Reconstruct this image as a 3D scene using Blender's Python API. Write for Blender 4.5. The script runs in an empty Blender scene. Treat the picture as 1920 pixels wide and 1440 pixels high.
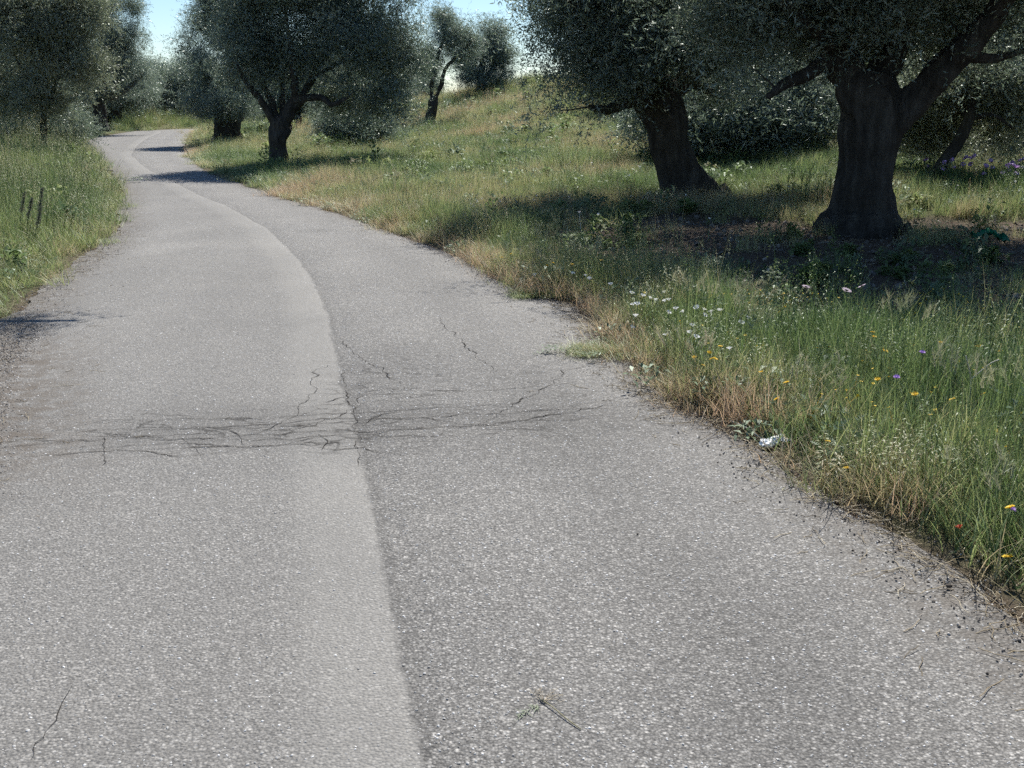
import bpy, bmesh, math, random
import numpy as np
from mathutils import Vector, Matrix
rng = np.random.default_rng(7); random.seed(7)
PI = math.pi
scene = bpy.context.scene
col = scene.collection

# ---------------------------------------------------------------- camera, sky, sun, exposure
cam_d = bpy.data.cameras.new('camera'); cam = bpy.data.objects.new('camera', cam_d); col.objects.link(cam)
cam_d.sensor_width = 36.0; cam_d.lens = 36.0 * 2000 / 1920; cam_d.clip_start = 0.05; cam_d.clip_end = 3000
cam.location = (0, 0, 1.65); cam.rotation_euler = (PI / 2 - math.radians(14.842), 0, 0)
scene.camera = cam
SUN_EL, SUN_AZ = math.radians(52), math.radians(14)      # azimuth measured from +Y towards +X
world = bpy.data.worlds.new('World'); scene.world = world; world.use_nodes = True
wn = world.node_tree.nodes; wl = world.node_tree.links
bg = wn['Background']; sky = wn.new('ShaderNodeTexSky'); sky.sky_type = 'NISHITA'; sky.sun_disc = False
sky.sun_elevation = SUN_EL; sky.sun_rotation = SUN_AZ; sky.air_density = 1.0; sky.dust_density = 0.0; sky.ozone_density = 6.0
wl.new(sky.outputs[0], bg.inputs[0]); bg.inputs[1].default_value = 0.08
sun_d = bpy.data.lights.new('sun', 'SUN'); sun_d.energy = 4.8; sun_d.angle = math.radians(0.53); sun_d.color = (1, 0.965, 0.90)
sun = bpy.data.objects.new('sun', sun_d); col.objects.link(sun)
sdir = Vector((math.sin(SUN_AZ) * math.cos(SUN_EL), math.cos(SUN_AZ) * math.cos(SUN_EL), math.sin(SUN_EL)))
sun.rotation_euler = (-sdir).to_track_quat('-Z', 'Y').to_euler(); sun.location = sdir * 60
vs = scene.view_settings; vs.view_transform = 'Standard'; vs.look = 'None'; vs.exposure = 0.72; vs.gamma = 1.0; vs.use_curve_mapping = False
cy = scene.cycles; cy.use_adaptive_sampling = True; cy.adaptive_threshold = 0.05; cy.max_bounces = 4; cy.diffuse_bounces = 3; cy.glossy_bounces = 2; cy.transmission_bounces = 4; cy.transparent_max_bounces = 6
cy.use_denoising = False; cy.caustics_reflective = False; cy.caustics_refractive = False

# ---------------------------------------------------------------- helpers
def tag(o, label=None, cat=None, group=None, kind=None):
    if label: o['label'] = label
    if cat: o['category'] = cat
    if group: o['group'] = group
    if kind: o['kind'] = kind
    return o
def mesh_np(name, V, F, mat, smooth=False, attrs=None):
    """V (n,3), F: list of arrays each (m,k) of one face size"""
    me = bpy.data.meshes.new(name)
    V = np.asarray(V, np.float32)
    if not isinstance(F, list): F = [F]
    F = [np.asarray(f, np.int32) for f in F if len(f)]
    nl = sum(f.size for f in F); npoly = sum(len(f) for f in F)
    me.vertices.add(len(V)); me.vertices.foreach_set('co', V.ravel())
    me.loops.add(nl); me.polygons.add(npoly)
    me.loops.foreach_set('vertex_index', np.concatenate([f.ravel() for f in F]))
    tot = np.concatenate([np.full(len(f), f.shape[1], np.int32) for f in F])
    start = np.concatenate([[0], np.cumsum(tot)[:-1]]).astype(np.int32)
    me.polygons.foreach_set('loop_start', start)
    if smooth: me.polygons.foreach_set('use_smooth', np.ones(npoly, bool))
    me.update(calc_edges=True)
    for k, a in (attrs or {}).items():
        at = me.attributes.new(k, 'FLOAT', 'POINT'); at.data.foreach_set('value', np.asarray(a, np.float32).ravel())
    if mat: me.materials.append(mat)
    return me
def obj(name, me, parent=None, loc=None):
    o = bpy.data.objects.new(name, me); col.objects.link(o)
    if parent is not None: o.parent = parent
    if loc is not None: o.location = loc
    return o
def empty(name, loc):
    o = bpy.data.objects.new(name, None); col.objects.link(o); o.location = loc; o.empty_display_size = 0.1
    return o
class MB:
    def __init__(s): s.V = []; s.F = {}; s.n = 0; s.A = []
    def add(s, V, F, a=0.0):
        V = np.asarray(V, float); F = np.asarray(F, int)
        s.V.append(V); s.F.setdefault(F.shape[1], []).append(F + s.n); s.n += len(V)
        s.A.append(np.broadcast_to(np.asarray(a, float), (len(V),)))
    def mesh(s, name, mat, smooth=False):
        return mesh_np(name, np.vstack(s.V), [np.vstack(f) for f in s.F.values()], mat, smooth, {'var': np.concatenate(s.A)})
def smoothpath(P, n):
    """Catmull-Rom through the rows of P"""
    P = np.asarray(P, float); k = len(P)
    if k < 3: return np.array([np.interp(np.linspace(0, k - 1, n), np.arange(k), P[:, j]) for j in range(P.shape[1])]).T
    Q = np.vstack([2 * P[0] - P[1], P, 2 * P[-1] - P[-2]])
    out = []
    for t in np.linspace(0, k - 1 - 1e-6, n):
        i = int(t); f = t - i; a, b, c, d = Q[i:i + 4]
        out.append(0.5 * (2 * b + (c - a) * f + (2 * a - 5 * b + 4 * c - d) * f * f + (3 * b - a - 3 * c + d) * f ** 3))
    return np.array(out)
def tube(mb, P, R, sides=8, rfun=None, cap=True, a=0.0, base=False):
    P = np.asarray(P, float); n = len(P); R = np.broadcast_to(R, (n,))
    T = np.gradient(P, axis=0); T /= np.linalg.norm(T, axis=1)[:, None] + 1e-9
    ref = np.array([0.0, 1.0, 0.0]) if abs(T[0][1]) < 0.9 else np.array([1.0, 0, 0])
    V = []
    th = np.linspace(0, 2 * PI, sides, endpoint=False)
    u = np.cross(ref, T[0]); u /= np.linalg.norm(u)
    for i in range(n):
        u = u - T[i] * (u @ T[i]); u /= np.linalg.norm(u) + 1e-9; w = np.cross(T[i], u)
        rr = R[i] * (rfun(i / (n - 1), th) if rfun else 1.0) * np.ones(sides)
        V.append(P[i] + np.outer(np.cos(th) * rr, u) + np.outer(np.sin(th) * rr, w))
    V = np.vstack(V)
    i0 = np.arange(n - 1)[:, None] * sides; j = np.arange(sides); j2 = (j + 1) % sides
    F = np.stack([i0 + j, i0 + j2, i0 + sides + j2, i0 + sides + j], -1).reshape(-1, 4)
    if cap:
        V = np.vstack([V, P[-1] + T[-1] * R[-1] * 0.4]); tip = len(V) - 1
        top = (n - 1) * sides
        mb.add(V, F, a)
        mb.F.setdefault(3, []).append(np.stack([top + j, top + j2, np.full(sides, tip)], -1) + mb.n - len(V))
        if base:
            n0 = mb.n; mb.add(P[:1], np.zeros((0, 3), int), a); mb.F[3].append(np.stack([n0 - len(V) + j2, n0 - len(V) + j, np.full(sides, n0)], -1))
    else: mb.add(V, F, a)
def vnoise(x, y, seed=0):
    """smooth value noise, period-free"""
    x = np.asarray(x, float); y = np.asarray(y, float)
    def h(i, j):
        v = np.sin(i * 127.1 + j * 311.7 + seed * 74.7) * 43758.5453
        return v - np.floor(v)
    i = np.floor(x); j = np.floor(y); f = x - i; g = y - j; f = f * f * (3 - 2 * f); g = g * g * (3 - 2 * g)
    return (h(i, j) * (1 - f) + h(i + 1, j) * f) * (1 - g) + (h(i, j + 1) * (1 - f) + h(i + 1, j + 1) * f) * g
def fbm(x, y, o=4, seed=0):
    s = 0; a = 0.5
    for k in range(o): s = s + a * vnoise(x * 2 ** k, y * 2 ** k, seed + k); a *= 0.5
    return s

# ---------------------------------------------------------------- materials
class Mat:
    def __init__(s, name):
        s.m = bpy.data.materials.new(name); s.m.use_nodes = True; s.t = s.m.node_tree; s.b = s.t.nodes['Principled BSDF']
        s.out = s.t.nodes['Material Output']
    def n(s, typ, **kw):
        nd = s.t.nodes.new(typ)
        for k, v in kw.items():
            if k.startswith('i_'): nd.inputs[int(k[2:]) if k[2:].isdigit() else k[2:]].default_value = v
            else: setattr(nd, k, v)
        return nd
    def l(s, a, b): s.t.links.new(a, b)
    def obj_co(s, scale=1.0):
        tc = s.n('ShaderNodeTexCoord'); mp = s.n('ShaderNodeMapping'); s.l(tc.outputs['Object'], mp.inputs[0])
        mp.inputs['Scale'].default_value = scale if isinstance(scale, tuple) else (scale,) * 3
        return mp.outputs[0]
    def noise(s, co, scale, detail=4, rough=0.55):
        nd = s.n('ShaderNodeTexNoise'); nd.inputs['Scale'].default_value = scale; nd.inputs['Detail'].default_value = detail; nd.inputs['Roughness'].default_value = rough
        if co is not None: s.l(co, nd.inputs['Vector'])
        return nd.outputs[0]
    def ramp(s, f, stops, interp='LINEAR'):
        nd = s.n('ShaderNodeValToRGB'); cr = nd.color_ramp; cr.interpolation = interp
        while len(cr.elements) < len(stops): cr.elements.new(0.5)
        for e, (p, c) in zip(cr.elements, stops):
            e.position = p; e.color = (*c, 1) if len(c) == 3 else c
        s.l(f, nd.inputs[0]); return nd.outputs[0]
    def mix(s, f, a, b, mode='MIX'):
        nd = s.n('ShaderNodeMix', data_type='RGBA', blend_type=mode)
        for v, i in ((f, 0), (a, 6), (b, 7)):
            if hasattr(v, 'type') or hasattr(v, 'is_output'): s.l(v, nd.inputs[i])
            else: nd.inputs[i].default_value = v if not isinstance(v, tuple) or len(v) == 4 else (*v, 1)
        return nd.outputs[2]
    def math(s, op, a, b=None, clamp=False):
        nd = s.n('ShaderNodeMath', operation=op, use_clamp=clamp)
        for v, i in ((a, 0), (b, 1)):
            if v is None: continue
            if hasattr(v, 'is_output'): s.l(v, nd.inputs[i])
            else: nd.inputs[i].default_value = v
        return nd.outputs[0]
    def attr(s, name, typ='GEOMETRY'):
        nd = s.n('ShaderNodeAttribute', attribute_name=name, attribute_type=typ); return nd.outputs['Fac']
    def bump(s, h, strength, dist):
        nd = s.n('ShaderNodeBump'); nd.inputs['Strength'].default_value = strength; nd.inputs['Distance'].default_value = dist
        s.l(h, nd.inputs['Height']); s.l(nd.outputs[0], s.b.inputs['Normal']); return nd.outputs[0]
    def set(s, color=None, rough=None, spec=None):
        if color is not None:
            if hasattr(color, 'is_output'): s.l(color, s.b.inputs['Base Color'])
            else: s.b.inputs['Base Color'].default_value = (*color, 1)
        if rough is not None: s.b.inputs['Roughness'].default_value = rough
        if spec is not None: s.b.inputs['Specular IOR Level'].default_value = spec
        return s.m
    def translucent(s, color, fac):
        tr = s.n('ShaderNodeBsdfTranslucent'); mx = s.n('ShaderNodeMixShader'); mx.inputs[0].default_value = fac
        if hasattr(color, 'is_output'): s.l(color, tr.inputs[0])
        else: tr.inputs[0].default_value = (*color, 1)
        s.l(s.b.outputs[0], mx.inputs[1]); s.l(tr.outputs[0], mx.inputs[2]); s.l(mx.outputs[0], s.out.inputs[0])
        return s.m
def _leafy(s, c, ct, fac, rough, gl):
    s.t.nodes.remove(s.b); df = s.n('ShaderNodeBsdfDiffuse'); tr = s.n('ShaderNodeBsdfTranslucent'); g = s.n('ShaderNodeBsdfGlossy'); g.inputs['Roughness'].default_value = rough; g.inputs['Color'].default_value = (.8, .85, .8, 1)
    s.l(c, df.inputs[0]); s.l(ct, tr.inputs[0]); m1 = s.n('ShaderNodeMixShader'); m1.inputs[0].default_value = fac; s.l(df.outputs[0], m1.inputs[1]); s.l(tr.outputs[0], m1.inputs[2])
    m2 = s.n('ShaderNodeMixShader'); m2.inputs[0].default_value = gl; s.l(m1.outputs[0], m2.inputs[1]); s.l(g.outputs[0], m2.inputs[2]); s.l(m2.outputs[0], s.out.inputs[0]); return s.m
Mat.leafy = _leafy
def plain(name, c, rough=0.7, spec=0.3, trans=0.0):
    m = Mat(name); co = m.obj_co(); nz = m.noise(co, 40, 3)
    cc = m.mix(nz, tuple(x * 0.8 for x in c), tuple(min(1, x * 1.2) for x in c)); m.set(cc, rough, spec)
    return m.translucent(cc, trans) if trans else m.m

def mat_road():
    m = Mat('weathered_asphalt'); co = m.obj_co()
    tone = m.attr('tone'); dirt = m.attr('dirt')
    lt = m.math('ADD', m.attr('lat'), m.math('MULTIPLY', m.math('SUBTRACT', m.noise(co, 6, 4, .6), .5), .07))
    l5 = m.math('ADD', lt, .5, True)
    lane = m.ramp(l5, [(.49, (0, 0, 0)), (.515, (1, 1, 1))])
    band = m.ramp(l5, [(0.0, (1, 1, 1)), (.13, (1, 1, 1)), (.30, (1.05, 1.05, 1.045)), (.485, (1.10, 1.10, 1.095)), (.505, (.84, .84, .84)), (.53, (.80, .80, .80)), (.57, (1, 1, 1)), (1, (1, 1, 1))])
    nochip = m.ramp(l5, [(.12, (0, 0, 0)), (.28, (1, 1, 1)), (.49, (1, 1, 1)), (.51, (0, 0, 0))])
    vo = m.n('ShaderNodeTexVoronoi'); vo.inputs['Scale'].default_value = 105; m.l(co, vo.inputs['Vector'])
    v2 = m.n('ShaderNodeTexVoronoi'); v2.inputs['Scale'].default_value = 240; m.l(co, v2.inputs['Vector'])
    cellr = m.n('ShaderNodeSeparateColor'); m.l(vo.outputs['Color'], cellr.inputs[0])
    cell2 = m.n('ShaderNodeSeparateColor'); m.l(v2.outputs['Color'], cell2.inputs[0])
    stone = m.ramp(cellr.outputs[0], [(0, (.10, .098, .095)), (.35, (.19, .186, .18)), (.72, (.27, .265, .255)), (.87, (.36, .355, .34)), (.93, (.50, .49, .475)), (1, (.64, .63, .61))])
    fine = m.ramp(cell2.outputs[1], [(0, (.11, .108, .105)), (.6, (.24, .236, .228)), (1, (.42, .41, .40))])
    gap = m.ramp(vo.outputs['Distance'], [(.25, (1, 1, 1)), (.62, (.55, .55, .55))])
    right = m.mix(1.0, m.mix(.45, stone, fine), gap, 'MULTIPLY')
    left = m.mix(1.0, m.mix(.26, m.mix(.5, stone, fine), (.235, .231, .222)), m.mix(.25, gap, (1, 1, 1)), 'MULTIPLY')
    base = m.mix(m.math('MULTIPLY', nochip, .42), m.mix(lane, left, right), (.245, .241, .232)); base = m.mix(1.0, base, band, 'MULTIPLY')
    big = m.noise(co, .9, 4)
    base = m.mix(1.0, base, m.ramp(big, [(.3, (.92, .92, .92)), (.7, (1.06, 1.055, 1.045))]), 'MULTIPLY')
    tc = m.n('ShaderNodeCombineColor')
    for i in range(3): m.l(tone, tc.inputs[i])
    base = m.mix(1.0, base, tc.outputs[0], 'MULTIPLY')
    base = m.mix(1.0, base, (.89, .868, .835), 'MULTIPLY')
    # fine network of cracks in the broken band
    wn_ = m.n('ShaderNodeTexNoise'); wn_.inputs['Scale'].default_value = 7; wn_.inputs['Detail'].default_value = 3; m.l(co, wn_.inputs['Vector'])
    cs_ = m.n('ShaderNodeVectorMath', operation='MULTIPLY_ADD'); m.l(wn_.outputs['Color'], cs_.inputs[0]); cs_.inputs[1].default_value = (.22, .22, 0); m.l(m.obj_co((.42, 1.7, 1)), cs_.inputs[2])
    ve = m.n('ShaderNodeTexVoronoi', feature='DISTANCE_TO_EDGE'); ve.inputs['Scale'].default_value = 5.5; m.l(cs_.outputs[0], ve.inputs['Vector'])
    line = m.ramp(ve.outputs['Distance'], [(.0, (1, 1, 1)), (.012, (1, 1, 1)), (.036, (0, 0, 0))])
    brk = m.ramp(m.noise(co, 3.3, 3), [(.38, (0, 0, 0)), (.50, (1, 1, 1))])
    net = m.math('MULTIPLY', m.math('MULTIPLY', line, brk), m.attr('broken'), True)
    base = m.mix(m.math('MULTIPLY', net, .85), base, (.035, .032, .028))
    dn = m.math('MULTIPLY', dirt, m.ramp(m.noise(co, 9, 3, .65), [(.36, (0, 0, 0)), (.6, (1, 1, 1))]), True)
    base = m.mix(dn, base, m.mix(m.noise(co, 60, 3), (.045, .037, .029), (.165, .142, .117)))
    m.set(base, .78, .25)
    vb = m.n('ShaderNodeTexVoronoi'); vb.inputs['Scale'].default_value = 95; m.l(co, vb.inputs['Vector'])
    m.bump(m.math('MULTIPLY', vb.outputs['Distance'], -1.0), .75, .006)
    return m.m
def mat_ground():
    m = Mat('meadow_soil'); co = m.obj_co(); bare = m.attr('bare')
    n1 = m.noise(co, 2.2, 6, .62); n2 = m.noise(co, 26, 5, .65)
    soil = m.ramp(n2, [(.25, (.045, .034, .026)), (.5, (.115, .086, .064)), (.75, (.23, .185, .145))])
    green = m.ramp(n2, [(.25, (.045, .055, .022)), (.5, (.10, .11, .048)), (.75, (.22, .19, .11))])
    c = m.mix(m.math('ADD', bare, m.math('MULTIPLY', m.math('SUBTRACT', n1, .5), 1.6), True), green, soil)
    m.set(c, .95, .1); m.bump(m.noise(co, 30, 6, .7), .9, .05)
    return m.m
def mat_grass(name, stops, trans=.5, rough=.5):
    """colour runs with a per-tuft dryness plus a per-blade variation"""
    m = Mat(name); dry = m.attr('tint', 'INSTANCER'); var = m.attr('var'); hg = m.attr('hgt')
    f = m.math('ADD', dry, m.math('MULTIPLY', m.math('SUBTRACT', var, .5), .45), True)
    c = m.ramp(f, stops); return m.leafy(c, c, trans, rough, .05)
def mat_leaf(name, dark, mid, light, trans=.22, rough=.55):
    m = Mat(name); t = m.attr('tint', 'INSTANCER'); var = m.attr('var')
    f = m.math('ADD', m.math('MULTIPLY', t, .5), m.math('MULTIPLY', var, .5), True)
    c = m.ramp(f, [(0, dark), (.5, mid), (.82, light), (1, tuple(min(1, x * 1.25) for x in light))]); return m.leafy(c, m.mix(.45, c, (.20, .27, .16)), trans, .42, .10)
def mat_bark():
    m = Mat('olive_bark'); co = m.obj_co((1, 1, .22)); n = m.noise(co, 9, 7, .68); n2 = m.noise(m.obj_co(), 2.2, 3)
    c = m.ramp(n, [(.25, (.016, .014, .012)), (.48, (.06, .053, .046)), (.75, (.15, .138, .12))])
    c = m.mix(m.math('MULTIPLY', n2, .5), c, (.05, .047, .04)); m.set(c, .95, .12); m.bump(n, 1.0, .12)
    return m.m
M = dict(road=mat_road(), ground=mat_ground(), bark=mat_bark(),
    grass=mat_grass('meadow_grass', [(0, (.10, .165, .058)), (.28, (.215, .285, .105)), (.50, (.35, .37, .16)), (.72, (.46, .39, .23)), (1, (.47, .335, .22))]),
    lush=mat_grass('lush_grass', [(0, (.105, .165, .058)), (.4, (.215, .285, .105)), (.75, (.30, .34, .135)), (1, (.30, .33, .15))]),
    awn=mat_grass('pale_awn', [(0, (.30, .32, .18)), (.5, (.46, .43, .28)), (1, (.52, .42, .27))], .4),
    herb=mat_grass('grey_green_herb', [(0, (.08, .13, .07)), (.5, (.14, .20, .105)), (1, (.22, .26, .16))], .35),
    leaf=mat_leaf('olive_leaf', (.078, .108, .082), (.165, .205, .160), (.31, .355, .29), .46),
    leaf2=mat_leaf('olive_leaf_bronze', (.10, .11, .065), (.21, .22, .135), (.36, .36, .255), .48),
    crack=plain('crack_fill', (.04, .036, .032), .95, .1), chip=None)

# ---------------------------------------------------------------- the plan of the place (metres, camera at the origin looking along +Y)
R_EDGE = [(1.68, 3.2), (1.52, 3.82), (1.35, 4.47), (1.22, 4.95), (1.05, 5.45), (0.86, 5.81), (0.79, 6.56), (0.69, 7.08), (0.62, 8.07), (0.49, 8.81), (0.05, 9.32), (-0.51, 11.34), (-1.17, 13.04), (-1.89, 14.59), (-3.07, 17.22), (-3.88, 18.65), (-5.16, 21.36), (-6.93, 25.16), (-8.23, 28.51), (-9.88, 33.2), (-12.35, 41.11), (-15.26, 51.5), (-18.56, 63.78)]
CRACKS = [[[-2.34,4.82],[-1.98,4.87],[-1.69,4.93],[-1.47,4.98],[-1.16,5.0],[-0.85,5.06],[-0.64,5.12]],[[-2.24,5.01],[-2.05,5.13],[-1.69,5.1],[-1.3,5.06],[-1.07,5.12],[-0.81,5.17],[-0.6,5.24],[-0.36,5.31]],[[-1.86,5.3],[-1.5,5.3],[-1.23,5.35],[-1.02,5.43],[-0.77,5.47],[-0.48,5.43],[-0.17,5.32],[0.06,5.35]],[[-1.35,5.15],[-1.23,5.35],[-1.16,5.55],[-1.15,5.98],[-1.23,6.49],[-1.19,6.63]],[[-1.07,6.49],[-0.97,5.98],[-0.87,5.55],[-0.77,5.08],[-0.72,4.68]],[[-1.07,5.74],[-0.98,5.87],[-0.81,5.98]],[[-1.15,5.24],[-1.01,5.35],[-0.9,5.55],[-0.84,5.98]],[[-1.66,5.1],[-1.57,4.98],[-1.48,4.83]],[[-2.05,5.1],[-1.97,4.91],[-1.89,4.68]],[[-0.17,5.32],[0.0,5.65],[0.16,5.98],[0.33,6.49],[0.51,6.63]],[[-0.55,5.24],[-0.28,5.3],[0.06,5.39],[0.41,5.63],[0.69,5.8]],[[-0.78,5.35],[-0.69,5.55],[-0.5,5.65]],[[-1.27,2.77],[-1.25,2.63],[-1.25,2.56],[-1.26,2.46],[-1.24,2.39]],[[-1.05,5.0],[-0.88,4.91],[-0.73,4.95],[-0.51,4.85]],[[-1.46,5.26],[-1.37,5.12],[-1.32,4.98]],[[-0.98,5.17],[-0.92,5.04],[-0.93,4.91]],[[-1.21,7.41],[-0.89,6.63],[-0.56,5.98]],[[-0.58,8.18],[-0.29,7.08],[-0.1,6.49]],[[-2.5,4.95],[-2.32,5.01],[-2.13,5.06]],[[-1.84,4.91],[-1.6,4.82],[-1.36,4.87]],[[-1.23,5.12],[-1.06,5.05],[-0.92,5.15],[-0.72,5.12]],[[-0.71,5.24],[-0.59,5.08],[-0.43,5.12]]]
WHITE = [[0.08,9.74,0.07],[0.2,9.45,0.15],[0.52,9.03,0.23],[0.62,8.92,0.23],[0.65,8.87,0.21],[0.78,8.37,0.25],[0.89,7.82,0.27],[1.13,7.84,0.27],[0.96,7.7,0.27],[1.0,7.6,0.27],[1.03,7.53,0.27],[1.12,7.53,0.27],[1.08,7.47,0.27],[0.87,7.58,0.23],[0.88,7.39,0.27],[0.86,7.29,0.21],[1.06,7.07,0.27],[1.12,7.19,0.27],[1.15,7.09,0.27],[1.26,7.19,0.27],[1.31,7.15,0.27],[1.34,7.09,0.27],[1.41,7.13,0.27],[1.28,6.95,0.27],[1.48,6.75,0.27],[1.56,6.91,0.27],[0.84,7.27,0.13],[1.15,6.67,0.27],[0.98,6.67,0.21],[1.1,6.47,0.27],[1.12,6.33,0.27],[1.25,5.99,0.27],[2.35,12.76,0.27],[2.18,9.01,0.27]]
YELLOW = [[0.84,9.71,0.3],[0.77,9.18,0.3],[-0.01,10.25,0.22],[-0.1,10.45,0.16],[-0.22,10.76,0.04],[0.36,9.25,0.28],[0.52,9.16,0.28],[0.31,9.36,0.24],[1.05,5.98,0.22],[1.11,5.84,0.28],[1.13,5.77,0.26],[1.11,5.77,0.26],[1.08,5.86,0.2],[1.18,5.9,0.3],[1.31,5.44,0.26],[1.34,5.2,0.18],[1.37,5.15,0.28],[2.12,6.14,0.3],[2.09,6.02,0.3],[2.01,5.6,0.3],[1.81,5.11,0.3],[2.37,5.76,0.3],[2.72,5.8,0.3],[2.22,4.84,0.3],[1.46,4.7,0.12],[1.49,4.5,0.06],[1.78,3.57,0.24],[1.74,3.46,0.1],[2.05,4.78,0.3],[2.54,5.67,0.3],[1.9,4.85,0.3]]
LILAC = [[2.08,5.27,0.38],[1.81,4.86,0.38],[1.8,3.6,0.22]]
DAISY = [[2.14,6.75,0.4],[2.26,6.82,0.4],[1.95,7.0,0.4]]
POPPY = [[1.68,3.74,0.08]]
IRIS = [[6.75,16.6,0.82],[7.0,16.9,0.84],[6.93,16.4,0.87],[7.07,16.2,0.75],[7.16,15.8,0.79],[7.39,16.1,0.8],[7.31,15.7,0.78],[7.65,16.3,0.81],[6.71,16.9,0.77],[6.69,17.6,0.77],[7.43,16.8,0.77],[7.65,16.0,0.79]]
UMBEL = [[4.42,17.0,0.72],[4.41,16.5,0.71],[4.66,17.0,0.76],[4.6,16.3,0.71],[4.86,16.8,0.73],[4.6,16.0,0.62],[4.38,17.2,0.6],[4.77,16.2,0.67],[4.4,16.2,0.61]]
DOCK = [[-5.43,12.3,0.7],[-5.77,12.6,0.63],[-5.25,11.8,0.53],[-5.43,12.0,0.61]]
STONES = [[1.52,3.41],[1.45,3.53],[1.46,3.44],[1.57,3.4],[1.56,3.45],[1.64,3.16],[1.12,4.5],[1.28,3.71],[1.31,3.69],[1.4,2.82],[0.96,4.72],[0.49,3.87]]
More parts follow.
